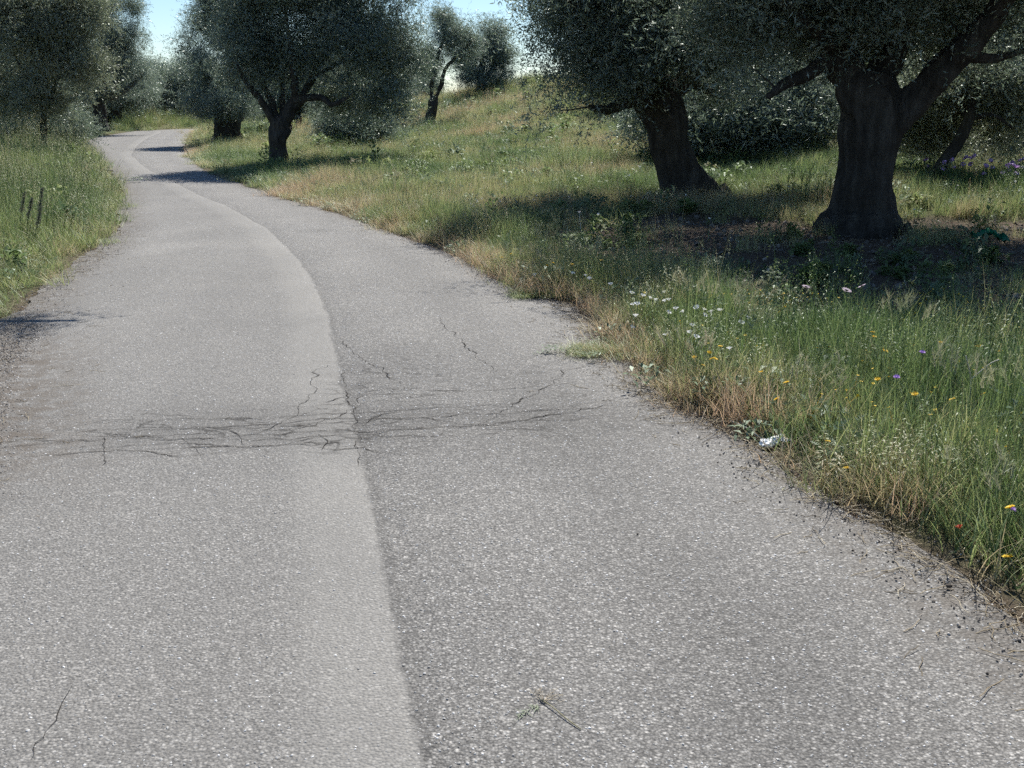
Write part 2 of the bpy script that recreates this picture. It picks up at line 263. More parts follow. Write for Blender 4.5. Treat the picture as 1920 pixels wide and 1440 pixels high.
TREES = {
 'T1': {"base":[4.46,13.5,0.05],"limbs":[[[-0.02,0.0,-0.18,0.639],[-0.04,0.0,-0.06,0.6],[-0.04,0.0,0.14,0.47],[-0.03,0.0,0.44,0.365],[-0.03,0.0,0.9,0.326],[-0.05,0.0,1.28,0.346],[-0.1,0.0,1.6,0.365],[-0.19,0.0,1.85,0.3]],[[-0.21,0.0,1.69,0.261],[-0.34,0.0,1.91,0.235],[-0.49,0.0,2.09,0.183],[-0.73,-0.2,2.04,0.111],[-1.0,-0.4,1.89,0.085],[-1.29,-0.6,1.79,0.065],[-1.52,-0.8,1.65,0.039]],[[-0.3,0.0,1.85,0.222],[-0.43,0.1,2.2,0.196],[-0.49,0.2,2.48,0.157],[-0.39,0.3,2.8,0.144],[-0.3,0.4,3.36,0.117],[-0.55,0.6,3.93,0.065]],[[-0.03,0.0,1.66,0.261],[0.2,0.3,2.11,0.196],[0.42,0.6,2.57,0.163],[0.55,0.9,3.04,0.13],[0.53,1.2,3.71,0.078]],[[0.11,0.0,1.22,0.3],[0.34,-0.1,1.51,0.209],[0.6,-0.2,1.82,0.189],[0.8,-0.4,2.14,0.176],[0.99,-0.6,2.46,0.144],[1.16,-0.8,2.81,0.117],[1.38,-1.0,3.18,0.065]],[[-0.51,0.0,2.09,0.104],[-0.87,-0.5,2.32,0.078],[-1.3,-0.9,2.58,0.059],[-1.69,-1.2,2.89,0.039]],[[0.8,-0.4,2.14,0.091],[1.23,-0.3,2.09,0.059],[1.69,-0.1,2.19,0.039]]],"blobs":[[-1.71,-0.3,2.63,0.72,0.68,0.43],[-0.84,0.6,2.51,0.72,0.68,0.37],[-0.54,-0.5,2.79,0.98,0.93,0.43],[0.58,0.9,2.78,0.72,0.68,0.43],[0.96,0.3,2.74,0.72,0.68,0.49],[1.4,-0.2,2.57,0.72,0.68,0.49],[2.19,0.3,2.8,0.65,0.64,0.67],[-1.31,-0.5,3.36,0.98,0.93,0.55],[-0.14,0.0,3.72,1.3,2.0,0.61],[1.22,0.2,3.51,1.11,1.7,0.61],[-1.43,-0.6,2.08,0.39,0.37,0.28],[0.42,1.6,2.5,0.85,0.81,0.31],[1.19,1.3,2.28,0.52,0.5,0.31],[1.89,0.9,2.07,0.46,0.43,0.28],[-0.31,1.0,2.34,0.39,0.37,0.31]]},
 'T2': {"base":[2.88,17.75,0.08],"limbs":[[[0.11,0.0,-0.15,0.532],[0.03,0.0,0.03,0.463],[-0.12,0.0,0.39,0.36],[-0.26,0.0,0.82,0.317],[-0.41,0.0,1.28,0.343],[-0.53,0.0,1.61,0.36],[-0.64,0.0,1.9,0.257]],[[-0.49,0.0,1.49,0.24],[-0.82,-0.3,1.65,0.172],[-1.12,-0.6,1.57,0.112],[-1.41,-0.9,1.45,0.077],[-1.71,-1.1,1.49,0.043]],[[-0.59,0.0,1.78,0.223],[-0.91,-0.2,2.26,0.163],[-1.32,-0.5,2.64,0.12],[-1.83,-0.7,2.9,0.077],[-2.24,-0.8,3.12,0.043]],[[-0.62,0.0,1.82,0.223],[-0.51,0.3,2.4,0.172],[-0.36,0.6,3.08,0.137],[-0.41,0.8,3.83,0.077]],[[-0.44,0.0,1.57,0.223],[-0.05,0.1,1.9,0.154],[0.43,0.2,2.19,0.12],[0.86,0.1,2.64,0.086],[1.14,0.0,3.11,0.051]],[[-0.05,0.1,1.9,0.103],[0.43,0.8,1.74,0.069],[0.97,1.2,1.57,0.051]]],"blobs":[[-2.47,-0.5,2.72,0.43,0.41,0.32],[-2.01,-0.3,2.89,0.6,0.57,0.4],[-2.06,-0.6,2.36,0.56,0.53,0.4],[-1.5,0.3,2.57,0.69,0.65,0.48],[-1.64,-0.5,1.93,0.64,0.61,0.32],[-1.86,-0.9,1.57,0.43,0.41,0.19],[-1.27,-1.1,1.73,0.51,0.49,0.28],[-1.07,0.0,2.95,0.77,0.73,0.48],[-0.86,-0.8,2.35,0.69,0.65,0.44],[-0.17,-0.4,2.84,0.94,0.9,0.56],[0.01,-0.5,2.21,0.69,0.65,0.4],[0.75,0.0,2.55,0.69,0.65,0.56],[0.81,0.5,1.91,0.6,0.57,0.36],[-1.47,0.0,3.58,1.03,0.98,0.48],[-0.39,0.0,3.74,1.2,1.14,0.56],[0.86,0.3,3.38,0.86,0.81,0.65],[0.44,0.8,1.57,0.39,0.37,0.24],[-0.44,1.1,2.01,0.6,0.57,0.32]]},
 'T3': {"base":[-5.95,27.65,0.05],"limbs":[[[0.0,0.0,-0.13,0.347],[0.01,0.0,0.09,0.254],[0.04,0.0,0.36,0.214],[0.04,0.0,0.66,0.214],[0.11,0.0,0.95,0.267],[0.18,0.0,1.11,0.214]],[[0.02,0.0,0.92,0.134],[-0.12,0.0,1.24,0.114],[-0.25,-0.1,1.52,0.094],[-0.46,-0.2,1.83,0.08],[-0.65,-0.3,2.13,0.06],[-0.83,-0.4,2.61,0.04]],[[0.07,0.0,0.95,0.12],[-0.05,0.1,1.31,0.1],[-0.12,0.2,1.6,0.087],[-0.3,0.3,1.96,0.067],[-0.42,0.5,2.51,0.047]],[[0.17,0.0,0.95,0.2],[0.36,0.0,1.37,0.18],[0.55,0.0,1.6,0.174],[0.69,0.0,1.75,0.12]],[[0.49,0.0,1.54,0.12],[0.57,-0.2,1.92,0.1],[0.56,-0.3,2.36,0.08],[0.53,-0.4,2.98,0.06],[0.49,-0.5,3.71,0.04]],[[0.61,0.0,1.65,0.12],[0.98,-0.2,1.69,0.094],[1.29,-0.4,1.68,0.08],[1.55,-0.6,1.52,0.06],[1.93,-0.8,1.68,0.04]],[[0.69,0.0,1.73,0.12],[0.92,0.2,2.14,0.1],[1.17,0.4,2.64,0.08],[1.37,0.5,3.16,0.067],[1.66,0.7,3.93,0.04]],[[0.17,0.0,1.05,0.107],[0.14,0.3,1.53,0.08],[0.1,0.5,2.12,0.067],[0.02,0.7,2.91,0.047]],[[0.93,0.2,2.14,0.067],[1.56,0.1,2.5,0.053],[2.25,0.0,2.75,0.04]]],"blobs":[[-0.52,0.0,2.88,0.8,0.76,0.75],[-0.38,0.2,3.77,0.8,0.76,0.57],[0.06,0.3,2.63,0.74,0.7,0.57],[0.69,-0.3,3.48,0.94,0.89,0.75],[1.13,0.3,2.63,0.8,0.76,0.5],[1.6,0.2,3.77,1.07,1.02,0.75],[2.03,-0.3,2.86,0.87,0.83,0.63],[2.65,0.1,3.26,0.8,0.76,0.75],[2.39,-0.2,2.11,0.8,0.76,0.57],[2.95,0.2,2.5,0.6,0.57,0.57],[1.61,0.5,1.99,0.74,0.7,0.44],[2.81,0.0,1.66,0.51,0.48,0.44],[1.15,0.0,4.61,1.6,1.52,0.75],[-0.28,0.0,4.61,1.07,1.02,0.63],[2.57,0.0,4.37,1.07,1.02,0.75],[-0.87,0.2,2.25,0.47,0.44,0.35],[0.52,0.6,2.13,0.6,0.57,0.31],[3.23,0.2,3.26,0.37,0.48,0.5],[2.0,0.5,1.4,0.6,0.57,0.28],[-0.1,-0.3,2.11,0.53,0.51,0.31],[3.38,0.3,2.51,0.35,0.6,0.63],[3.23,0.2,1.6,0.35,0.38,0.4],[2.49,-0.2,1.24,0.67,0.63,0.28],[3.02,0.1,1.29,0.43,0.41,0.25],[1.34,0.8,1.4,0.48,0.46,0.23]]},
 'T4': {"base":[-10.97,42.1,0.1],"limbs":[[[-0.01,0.0,-0.16,0.773],[0.0,0.0,0.08,0.61],[-0.01,0.0,0.46,0.509],[0.1,0.0,0.92,0.468],[0.17,0.0,1.25,0.57],[0.19,0.0,1.65,0.366]],[[0.13,0.0,1.35,0.285],[-0.3,0.0,1.84,0.183],[-0.66,0.0,2.53,0.122],[-1.0,0.0,3.3,0.071]],[[0.18,0.0,1.45,0.285],[0.4,0.0,2.33,0.203],[0.3,0.0,3.3,0.142],[0.18,0.0,4.45,0.081]],[[0.27,0.0,1.35,0.285],[0.86,0.0,1.94,0.163],[1.23,0.0,2.72,0.102]]],"blobs":[[-0.84,-0.3,1.65,0.77,0.73,0.61],[0.04,-1.0,1.45,0.81,0.77,0.5],[-0.66,0.0,2.53,0.92,0.87,0.77],[-1.27,0.0,3.2,0.53,0.58,0.61],[-0.99,0.2,4.17,0.65,0.62,0.54],[0.01,-0.4,3.28,1.02,0.97,0.77],[0.17,0.0,4.26,1.02,0.97,0.77],[-0.28,0.0,4.92,0.71,0.68,0.57],[0.63,0.0,5.2,1.12,1.06,0.77],[0.99,-0.4,1.45,0.61,0.58,0.42],[0.75,0.0,2.33,0.81,0.77,0.67],[0.17,0.8,1.35,0.92,0.87,0.34],[1.31,0.0,3.3,0.71,0.73,0.77],[-1.48,0.0,2.33,0.37,0.45,0.48]]},
 'T5': {"base":[-3.27,42.5,0.62],"limbs":[[[-0.06,0.0,-0.17,0.308],[0.03,0.0,0.11,0.226],[0.16,0.0,0.59,0.195],[0.23,0.0,0.99,0.185],[0.3,0.0,1.23,0.144]],[[0.21,0.0,1.11,0.103],[0.16,0.0,1.47,0.092],[0.28,0.1,2.12,0.082],[0.5,0.2,2.9,0.062],[0.75,0.3,3.59,0.045],[0.93,0.4,4.17,0.029]],[[0.33,0.0,1.15,0.103],[0.55,0.0,1.62,0.09],[0.7,0.0,2.17,0.074],[1.04,-0.1,2.56,0.062],[1.49,-0.2,2.94,0.045],[1.9,-0.2,3.37,0.029]]],"blobs":[[0.74,0.0,3.38,0.7,0.66,0.58],[0.24,0.3,2.71,0.58,0.55,0.5],[1.08,0.2,4.01,0.49,0.47,0.39],[1.49,0.0,3.38,0.58,0.55,0.58],[-0.07,0.0,3.57,0.45,0.55,0.58],[0.02,-0.2,2.11,0.45,0.43,0.35],[1.25,-0.3,2.69,0.49,0.47,0.31],[0.65,0.0,4.05,0.45,0.43,0.35],[-0.29,0.0,2.8,0.37,0.55,0.58]]},
 'T6': {"base":[-1.38,52.0,1.85],"limbs":[[[0.0,0.0,0.14,0.302],[-0.02,0.0,0.53,0.226],[-0.07,0.0,1.01,0.176],[0.01,0.0,1.72,0.101]],[[0.0,0.0,0.53,0.151],[0.51,0.0,1.37,0.101],[0.76,0.0,2.2,0.05]],[[-0.02,0.0,0.65,0.126],[-0.62,0.0,1.25,0.075],[-0.86,0.0,1.72,0.05]]],"blobs":[[0.19,0.0,1.84,0.9,0.86,0.71],[0.76,0.0,2.32,0.55,0.76,0.8],[-0.49,0.0,1.25,0.75,0.72,0.57],[0.01,-0.3,0.76,1.16,1.1,0.33],[0.88,0.0,1.13,0.6,0.58,0.61],[0.51,0.0,2.91,0.45,0.45,0.47],[-0.36,0.2,2.45,0.55,0.53,0.52],[1.13,0.0,1.61,0.3,0.67,0.71],[-0.98,0.0,1.72,0.5,0.54,0.57]]},
 'T7': {"base":[-12.9,30.0,0.2],"limbs":[[[-0.02,0.0,0.03,0.116],[0.01,0.0,0.32,0.087],[0.08,0.0,0.74,0.087],[0.14,0.0,1.1,0.087]],[[0.13,0.0,1.06,0.072],[0.01,0.0,1.59,0.058],[-0.34,0.0,2.28,0.043],[-0.66,0.0,3.24,0.029]],[[0.14,0.0,1.1,0.072],[0.46,0.0,1.73,0.058],[0.84,0.0,2.56,0.043],[1.08,0.0,3.51,0.029]],[[0.17,0.0,1.31,0.058],[0.28,0.0,2.01,0.043],[0.18,0.0,3.11,0.029]]],"blobs":[[0.06,0.0,3.24,1.3,1.24,0.82],[1.06,0.0,3.24,0.8,0.76,0.75],[-0.61,0.0,2.42,1.01,0.96,0.68],[0.67,0.0,2.28,0.87,0.83,0.61],[1.53,0.0,3.65,0.65,0.65,0.68],[1.49,0.0,2.56,0.43,0.52,0.55],[0.0,-0.3,1.59,0.87,0.83,0.48],[1.19,0.0,1.8,0.58,0.55,0.38],[-0.73,0.0,3.78,1.01,0.96,0.82],[0.58,0.0,4.05,1.3,1.24,0.55],[-0.96,0.2,1.52,0.65,0.62,0.41],[0.64,-0.2,1.31,0.58,0.55,0.25]]},
 'T8': {"base":[-20.97,56.0,0.1],"limbs":[[[-0.01,0.0,0.18,0.433],[0.01,0.0,0.63,0.325],[0.0,0.0,1.29,0.298],[0.16,0.0,1.81,0.244]],[[0.13,0.0,1.55,0.271],[0.93,0.0,2.85,0.189],[1.74,0.0,4.39,0.108]],[[0.09,0.0,1.68,0.244],[0.04,0.0,3.37,0.162],[0.78,0.0,5.4,0.108]],[[0.26,0.0,1.55,0.217],[1.54,0.0,2.2,0.135],[2.57,0.0,3.11,0.081]]],"blobs":[[1.48,0.0,5.02,1.03,0.98,1.02],[2.17,0.0,3.75,0.87,0.82,0.71],[1.7,-0.2,2.59,1.03,0.98,0.71],[0.63,0.0,3.88,1.22,1.21,1.27],[2.85,0.0,4.85,0.43,0.48,0.51],[1.6,0.0,6.28,1.03,0.98,0.76],[0.72,0.0,2.07,1.08,1.03,0.71],[-0.01,0.0,2.85,1.08,1.03,1.02],[2.51,0.2,2.33,0.54,0.58,0.61],[2.14,0.0,5.78,0.54,0.51,0.51],[0.56,0.0,5.91,1.08,1.03,1.02],[2.23,0.2,1.55,0.76,0.72,0.41]]},
 'T9': {"base":[-26.18,84.0,0.2],"limbs":[[[-0.02,0.0,-0.21,0.325],[-0.01,0.0,0.47,0.244],[-0.06,0.0,1.25,0.162],[-0.16,0.0,2.04,0.101]],[[-0.01,0.0,0.86,0.162],[0.46,0.0,1.65,0.122],[0.58,0.0,2.15,0.081]]],"blobs":[[-0.22,0.0,3.21,0.57,0.73,0.76],[0.34,0.0,2.23,0.65,0.8,0.84],[-0.58,0.0,1.92,0.81,0.8,0.84],[0.79,0.0,1.25,0.65,0.62,0.53],[-0.38,0.0,4.25,0.32,0.51,0.53],[-1.05,0.0,1.06,0.89,0.85,0.61]]},
 'T11': {"base":[6.61,17.2,0.2],"limbs":[[[-0.04,0.0,-0.1,0.108],[0.03,0.0,0.09,0.108],[0.18,0.0,0.37,0.1],[0.37,0.0,0.72,0.091],[0.51,0.0,1.09,0.083],[0.58,0.0,1.45,0.075]],[[0.53,0.0,1.13,0.058],[0.45,0.2,1.45,0.042],[0.25,0.4,1.7,0.033],[0.03,0.5,1.78,0.025]],[[0.58,0.0,1.45,0.058],[0.83,0.2,1.85,0.042],[0.99,0.3,2.26,0.033]],[[0.55,0.0,1.17,0.05],[0.81,-0.2,1.25,0.033],[1.12,-0.3,1.05,0.025]]],"blobs":[[0.75,0.4,1.78,0.62,0.59,0.39],[0.26,0.6,1.57,0.42,0.39,0.31],[1.26,0.3,1.45,0.42,0.39,0.35],[0.77,0.9,1.15,0.58,0.55,0.23],[0.32,1.2,1.1,0.42,0.39,0.27],[1.32,0.5,0.95,0.42,0.39,0.2],[0.04,1.4,1.45,0.33,0.32,0.31],[0.75,1.2,0.8,0.37,0.36,0.14]]},
 'bush': {"base":[-4.89,34.0,0.3],"limbs":[[[0.0,0.0,0.1,0.099],[-0.01,0.0,0.47,0.082],[-0.06,0.0,0.79,0.049]],[[0.02,0.0,0.31,0.066],[0.59,0.0,0.63,0.049],[0.93,0.0,0.87,0.033]],[[-0.01,0.0,0.31,0.066],[-0.57,0.0,0.55,0.049],[-0.8,0.0,0.87,0.033]]],"blobs":[[-0.39,0.0,0.79,0.74,0.7,0.4],[0.43,0.0,0.79,0.74,0.7,0.43],[1.09,0.0,0.68,0.56,0.53,0.34],[-1.06,0.0,0.63,0.56,0.53,0.31],[-0.01,0.3,1.11,0.66,0.62,0.34],[0.04,-0.2,0.48,1.15,1.09,0.22]]},
 'generic': {"base":[4.68,28.0,0.0],"limbs":[[[0.01,0.0,-0.32,0.487],[0.0,0.0,-0.08,0.352],[-0.08,0.0,0.46,0.298],[-0.05,0.0,0.93,0.298]],[[-0.07,0.0,0.79,0.203],[-0.61,0.0,1.32,0.135],[-1.1,0.0,1.91,0.081]],[[-0.04,0.0,0.86,0.203],[0.08,0.0,1.65,0.135],[-0.11,0.0,2.43,0.081]],[[-0.01,0.0,0.79,0.189],[0.55,0.0,1.32,0.122],[0.98,0.0,2.04,0.068]]],"blobs":[[-0.85,0.3,1.78,0.81,0.77,0.57],[-0.11,0.0,2.3,0.95,0.9,0.64],[0.66,-0.3,1.91,0.81,0.77,0.64],[0.06,0.8,1.52,1.08,1.03,0.51],[-0.66,0.0,2.56,0.68,0.64,0.51],[0.52,0.2,2.63,0.68,0.64,0.51],[-1.18,-0.3,1.2,0.54,0.51,0.33],[1.2,0.2,1.25,0.54,0.51,0.38],[-0.14,0.0,2.94,0.81,0.77,0.46],[-0.13,-1.2,1.34,0.81,0.77,0.38]]}}
REDGE = np.array([(2.6, -9.0), (2.25, -2.0), (1.98, 1.2)] + R_EDGE)
LEDGE = np.array([(-1.5, -9.0), (-1.75, -2.0), (-2.2, 1.5), (-2.6, 4.15), (-2.85, 4.79), (-3.1, 5.45), (-3.35, 6.23), (-3.7, 7.24), (-3.95, 8.18), (-4.2, 9.11), (-4.4, 10.26), (-5.3, 14.28), (-6.58, 18.15), (-8.13, 22.35), (-10.63, 28.51), (-14.16, 36.74), (-17.07, 43.71), (-19.71, 51.5), (-20.91, 58.43), (-21.6, 62.0)])
SEAM = np.array([(.25, -9.0), (.1, -2.0), (-.1, 1.2), (-.23, 2.39), (-.37, 3.06), (-.54, 3.92), (-.69, 4.68), (-.96, 5.87), (-1.24, 7.24), (-1.65, 9.11), (-2.28, 11.34), (-3.27, 14.28), (-4.52, 17.22), (-5.5, 19.18), (-6.94, 22.35), (-9.13, 27.15), (-11.95, 34.19), (-14.61, 42.63), (-17.07, 51.5), (-19.07, 59.5), (-19.9, 62.0)])
R_TURN = np.array([(-18.0, 62.0), (-16.4, 64.6), (-13, 66.0), (-8, 66.8), (4, 67.5)])
L_TURN = np.array([(-21.6, 62.0), (-20.6, 66.4), (-16.5, 69.4), (-10, 70.6), (4, 71.2)])
REDGE = np.vstack([REDGE[REDGE[:, 1] < 61.5], R_TURN[:1]])
def rx(y): return np.interp(y, REDGE[:, 1], REDGE[:, 0])
def lx(y): return np.interp(y, LEDGE[:, 1], LEDGE[:, 0])
def sx(y): return np.interp(y, SEAM[:, 1], SEAM[:, 0])
def dist_poly(x, y, P):
    d = np.full(np.shape(x), 1e9)
    for a, b in zip(P[:-1], P[1:]):
        e = b - a; t = np.clip(((x - a[0]) * e[0] + (y - a[1]) * e[1]) / (e @ e), 0, 1)
        d = np.minimum(d, np.hypot(x - a[0] - t * e[0], y - a[1] - t * e[1]))
    return d
RALL = np.vstack([REDGE, R_TURN[1:]]); LALL = np.vstack([LEDGE, L_TURN[1:]])
def side(x, y):
    """signed distance outside the road on the right bank (sr) and on the left bank (sl)"""
    x = np.asarray(x, float); y = np.asarray(y, float)
    dr = dist_poly(x, y, RALL); dl = dist_poly(x, y, LALL)
    ins = (y < 62) & (x > lx(y)) & (x < rx(y))
    rt = np.interp(x, R_TURN[:, 0], R_TURN[:, 1]); lt = np.interp(x, L_TURN[1:, 0], L_TURN[1:, 1])
    ins |= (y >= 62) & (x > -21.0) & (y > rt) & (y < lt)
    right = np.where(y < 62, x > sx(y), (y < (rt + lt) / 2) & (x > -19.5))
    sr = np.where(right, np.where(ins, -dr, dr), -1e3); sl = np.where(~right, np.where(ins, -dl, dl), -1e3)
    return sr, sl
def hill(x, y):
    sr, sl = side(x, y)
    s = np.clip(sr, 0, 15.5); k = np.clip(y / 45, .08, 1.2)
    z = (0.02 * s + 0.0074 * s * s) * k + np.clip(sr - 15.5, 0, 200) * .012 * k
    t = np.clip(sl, 0, 14); z = np.where(sl > -500, .05 * t * np.clip(t, 0, 1), z)
    z = z + 1.15 * np.exp(-((x + 1) / 14) ** 2 - ((y - 74) / 15) ** 2) * np.clip(sr / 5, 0, 1)
    off = np.clip(np.maximum(sr, sl), -1, 1e3)
    bump = (fbm(x * 1.3, y * 1.3, 4, 3) - .47) * .16 + (fbm(x * .25, y * .25, 3, 9) - .45) * .5 * np.clip(off / 6, 0, 1)
    z = z + bump * np.clip(off / 1.2, 0, 1)
    # a shallow ploughed furrow between the verge and the big olives
    fur = np.exp(-((sr - 2.3 - .3 * np.sin(y * .7)) / .35) ** 2) * np.clip((15 - y) / 4, 0, 1)
    z = z - .10 * fur + .04 * np.exp(-((sr - 1.5) / .35) ** 2) * np.clip((15 - y) / 4, 0, 1)
    z = np.where(off < 0.0, -.035, z + .004)
    return z
def hz(x, y): return float(hill(np.array([x]), np.array([y]))[0])
def bareness(x, y):
    sr, sl = side(x, y)
    b = .12 + .55 * np.exp(-((sr - 2.3 - .3 * np.sin(y * .7)) / .55) ** 2) * np.clip((17 - y) / 4, 0, 1)
    b = b + .5 * np.exp(-(((x - 2.2) / 2.2) ** 2 + ((y - 12.6) / 1.3) ** 2)) + .95 * np.exp(-(((x - 4.4) / 3.2) ** 2 + ((y - 10.6) / 2.5) ** 4)) + .35 * np.exp(-(((x - 2.2) / 2.6) ** 2 + ((y - 14.5) / 2) ** 2))
    sm = lambda v: np.clip(v, 0, 1) ** 2 * (3 - 2 * np.clip(v, 0, 1)); wv = (fbm(x * .9, y * .9, 3, 44) - .47) * 2.0
    b = b + 1.1 * sm((y - 9.7 + .80 * (x - 1.8) + wv) / .7 + .5) * sm((14.6 - y + wv * 1.5) / 1.2) * sm((x + .2) / 1.0)
    b = b + .8 * np.exp(-np.maximum(sr, sl).clip(0) / .12)
    b = np.where((sl > -500) & (y < 8.2), 1.0, b)
    b = b + .45 * (fbm(x * .35, y * .35, 3, 21) > .56) * (sr > 3) * np.clip((30 - y) / 10, 0, 1)
    return b.clip(0, 1)

# ---------------------------------------------------------------- ground and road
def axis(lo, hi, mid, near, far, fine):
    out = [mid]; x = mid
    while x < hi: x += max(fine, (abs(x - mid) - near) * far + fine if abs(x - mid) > near else fine); out.append(x)
    x = mid; neg = []
    while x > lo: x -= max(fine, (abs(x - mid) - near) * far + fine if abs(x - mid) > near else fine); neg.append(x)
    return np.array(neg[::-1] + out)
gx = axis(-900, 900, 0.5, 6, .06, .07); gy = axis(-300, 1500, 5.5, 7, .05, .07)
X, Y = np.meshgrid(gx, gy); Z = hill(X.ravel(), Y.ravel()).reshape(X.shape)
far = np.clip((np.hypot(X, Y - 20) - 90) / 200, 0, 1); Z = Z * (1 - far) + (-1.0) * far
nx, ny = len(gx), len(gy)
idx = np.arange(nx * ny).reshape(ny, nx)
F = np.stack([idx[:-1, :-1], idx[:-1, 1:], idx[1:, 1:], idx[1:, :-1]], -1).reshape(-1, 4)
ground = obj('ground', mesh_np('ground', np.stack([X.ravel(), Y.ravel(), Z.ravel()], 1), F, M['ground'], True, {'bare': bareness(X.ravel(), Y.ravel())}))
tag(ground, 'brown soil and meadow ground of the olive grove', None, None, 'structure')

def jag(y, seed, amp): return (fbm(y * 2.2, y * 0 + seed, 4, seed) - .47) * amp
ys = [-9.0]
while ys[-1] < 62: ys.append(ys[-1] + (.045 if ys[-1] > 1.5 and ys[-1] < 13 else .12 if ys[-1] < 30 else .4))
ys = np.array(ys); ys[-1] = 62
nc = 66; rows = []; LAT = []
L0 = lx(ys) + jag(ys, 5, .28) * np.clip((62 - ys), 0, 1); R0 = rx(ys) + jag(ys, 8, .22) * np.clip((62 - ys), 0, 1); S0 = sx(ys)
S0s = S0 + (fbm(ys * 1.1, ys * 0 + 2, 3, 4) - .45) * .07
tl = np.linspace(0, 1, nc // 2); XX = np.concatenate([L0[:, None] + (S0s - L0)[:, None] * tl[:-1], S0s[:, None] + (R0 - S0s)[:, None] * tl], 1)
YY = np.repeat(ys[:, None], XX.shape[1], 1)
slope = np.gradient(S0, ys)[:, None]; cs = 1 / np.sqrt(1 + slope ** 2)
lat = (XX - S0s[:, None]) * cs
er = (R0[:, None] - XX) * cs; el = (XX - L0[:, None]) * cs
wob = (fbm(XX * 4, YY * 4, 3, 11) - .47) * .10
lane = np.clip((lat + wob * .6) / .03 + .5, 0, 1)
tone = np.ones_like(lat)
def gb(x0, y0, rx_, ry_): return np.exp(-((XX - x0) / rx_) ** 2 - ((YY - y0) / ry_) ** 2)
tone += .12 * lane * np.clip((YY - 9) / 8, 0, 1)
tone -= .22 * gb(-.45, 5.5, 1.7, .28) + .20 * gb(-.75, 6.6, .42, .9) + .16 * gb(-1.5, 5.15, 1.1, .22) + .10 * gb(.2, 5.0, 1.0, .6) + .08 * gb(.9, 2.9, .7, 1.0)
broken = np.clip(gb(-.9, 5.35, 2.1, .30) + gb(-.75, 6.3, .35, .9) + .8 * gb(-1.6, 5.1, 1.2, .25) + .6 * gb(.1, 6.1, .8, .6) + .35 * gb(.6, 3.2, 1.0, .5), 0, 1)
tone += .06 * (np.exp(-((lat - .55) / .22) ** 2) + np.exp(-((lat - 1.5) / .25) ** 2)) - .06 * np.exp(-((lat - 1.05) / .2) ** 2) + .05 * np.exp(-((lat + 1.3) / .3) ** 2)
tone += (fbm(XX * 1.6, YY * .5, 3, 41) - .45) * .22
tone += .14 * gb(-4.1, 12.1, .28, .55) + .10 * gb(-3.7, 12.6, .5, .4)                 # smooth repaired patch
tone -= .30 * gb(-2.5, 14.0, .18, .22)
tone *= np.where(lane > .5, 1.0, .99)
dirt = np.maximum(np.clip(1.2 - er / .16, 0, 1), np.clip(1.25 - el / .40, 0, 1)) * .9
dirt = np.maximum(dirt, .75 * np.clip(1.2 - er / .45, 0, 1) * np.clip((4.6 - YY) / 1.2, 0, 1))
dirt = np.maximum(dirt, 1.7 * np.clip(1.20 - el / .80, 0, 1) * np.exp(-((YY - 6.0) / 1.5) ** 4))
Zr = .004 + .012 * np.clip(np.minimum(er, el) / .5, 0, 1) + (fbm(XX * 1.5, YY * 1.5, 3, 31) - .47) * .004
Zr -= .01 * np.exp(-((lat + wob - .05) / .05) ** 2)
n1, n2 = XX.shape; idx = np.arange(n1 * n2).reshape(n1, n2)
Fr = np.stack([idx[:-1, :-1], idx[:-1, 1:], idx[1:, 1:], idx[1:, :-1]], -1).reshape(-1, 4)
V = np.stack([XX.ravel(), YY.ravel(), Zr.ravel()], 1); A = [a.ravel() for a in (lane, tone, dirt)]
# the bend at the far end, on to the right behind the trees
tt = np.linspace(0, 1, 30); li = np.interp(tt * 4, range(5), L_TURN[:, 0]), np.interp(tt * 4, range(5), L_TURN[:, 1]); ri = np.interp(tt * 4, range(5), R_TURN[:, 0]), np.interp(tt * 4, range(5), R_TURN[:, 1])
w = np.linspace(0, 1, 9); BX = li[0][:, None] * (1 - w) + ri[0][:, None] * w; BY = li[1][:, None] * (1 - w) + ri[1][:, None] * w
V2 = np.stack([BX.ravel(), BY.ravel(), np.full(BX.size, .012)], 1); i2 = np.arange(BX.size).reshape(BX.shape) + len(V)
F2 = np.stack([i2[:-1, :-1], i2[:-1, 1:], i2[1:, 1:], i2[1:, :-1]], -1).reshape(-1, 4)
ln2 = np.repeat((w > .5).astype(float)[None], 30, 0).ravel()
road = obj('road', mesh_np('road', np.vstack([V, V2]), np.vstack([Fr, F2]), M['road'], True,
    {'broken': np.concatenate([broken.ravel(), np.zeros(BX.size)]), 'lat': np.concatenate([lat.ravel(), (w[None].repeat(30, 0).ravel() - .45) * 3.6]), 'tone': np.concatenate([A[1], np.full(BX.size, 1.05)]), 'dirt': np.concatenate([A[2], np.zeros(BX.size)])}))
tag(road, 'worn grey asphalt road winding uphill between olive trees', None, None, 'structure')
def road_z(x, y):
    i = int(np.clip(np.searchsorted(ys, y), 0, len(ys) - 1)); return float(np.interp(x, XX[i], Zr[i]))
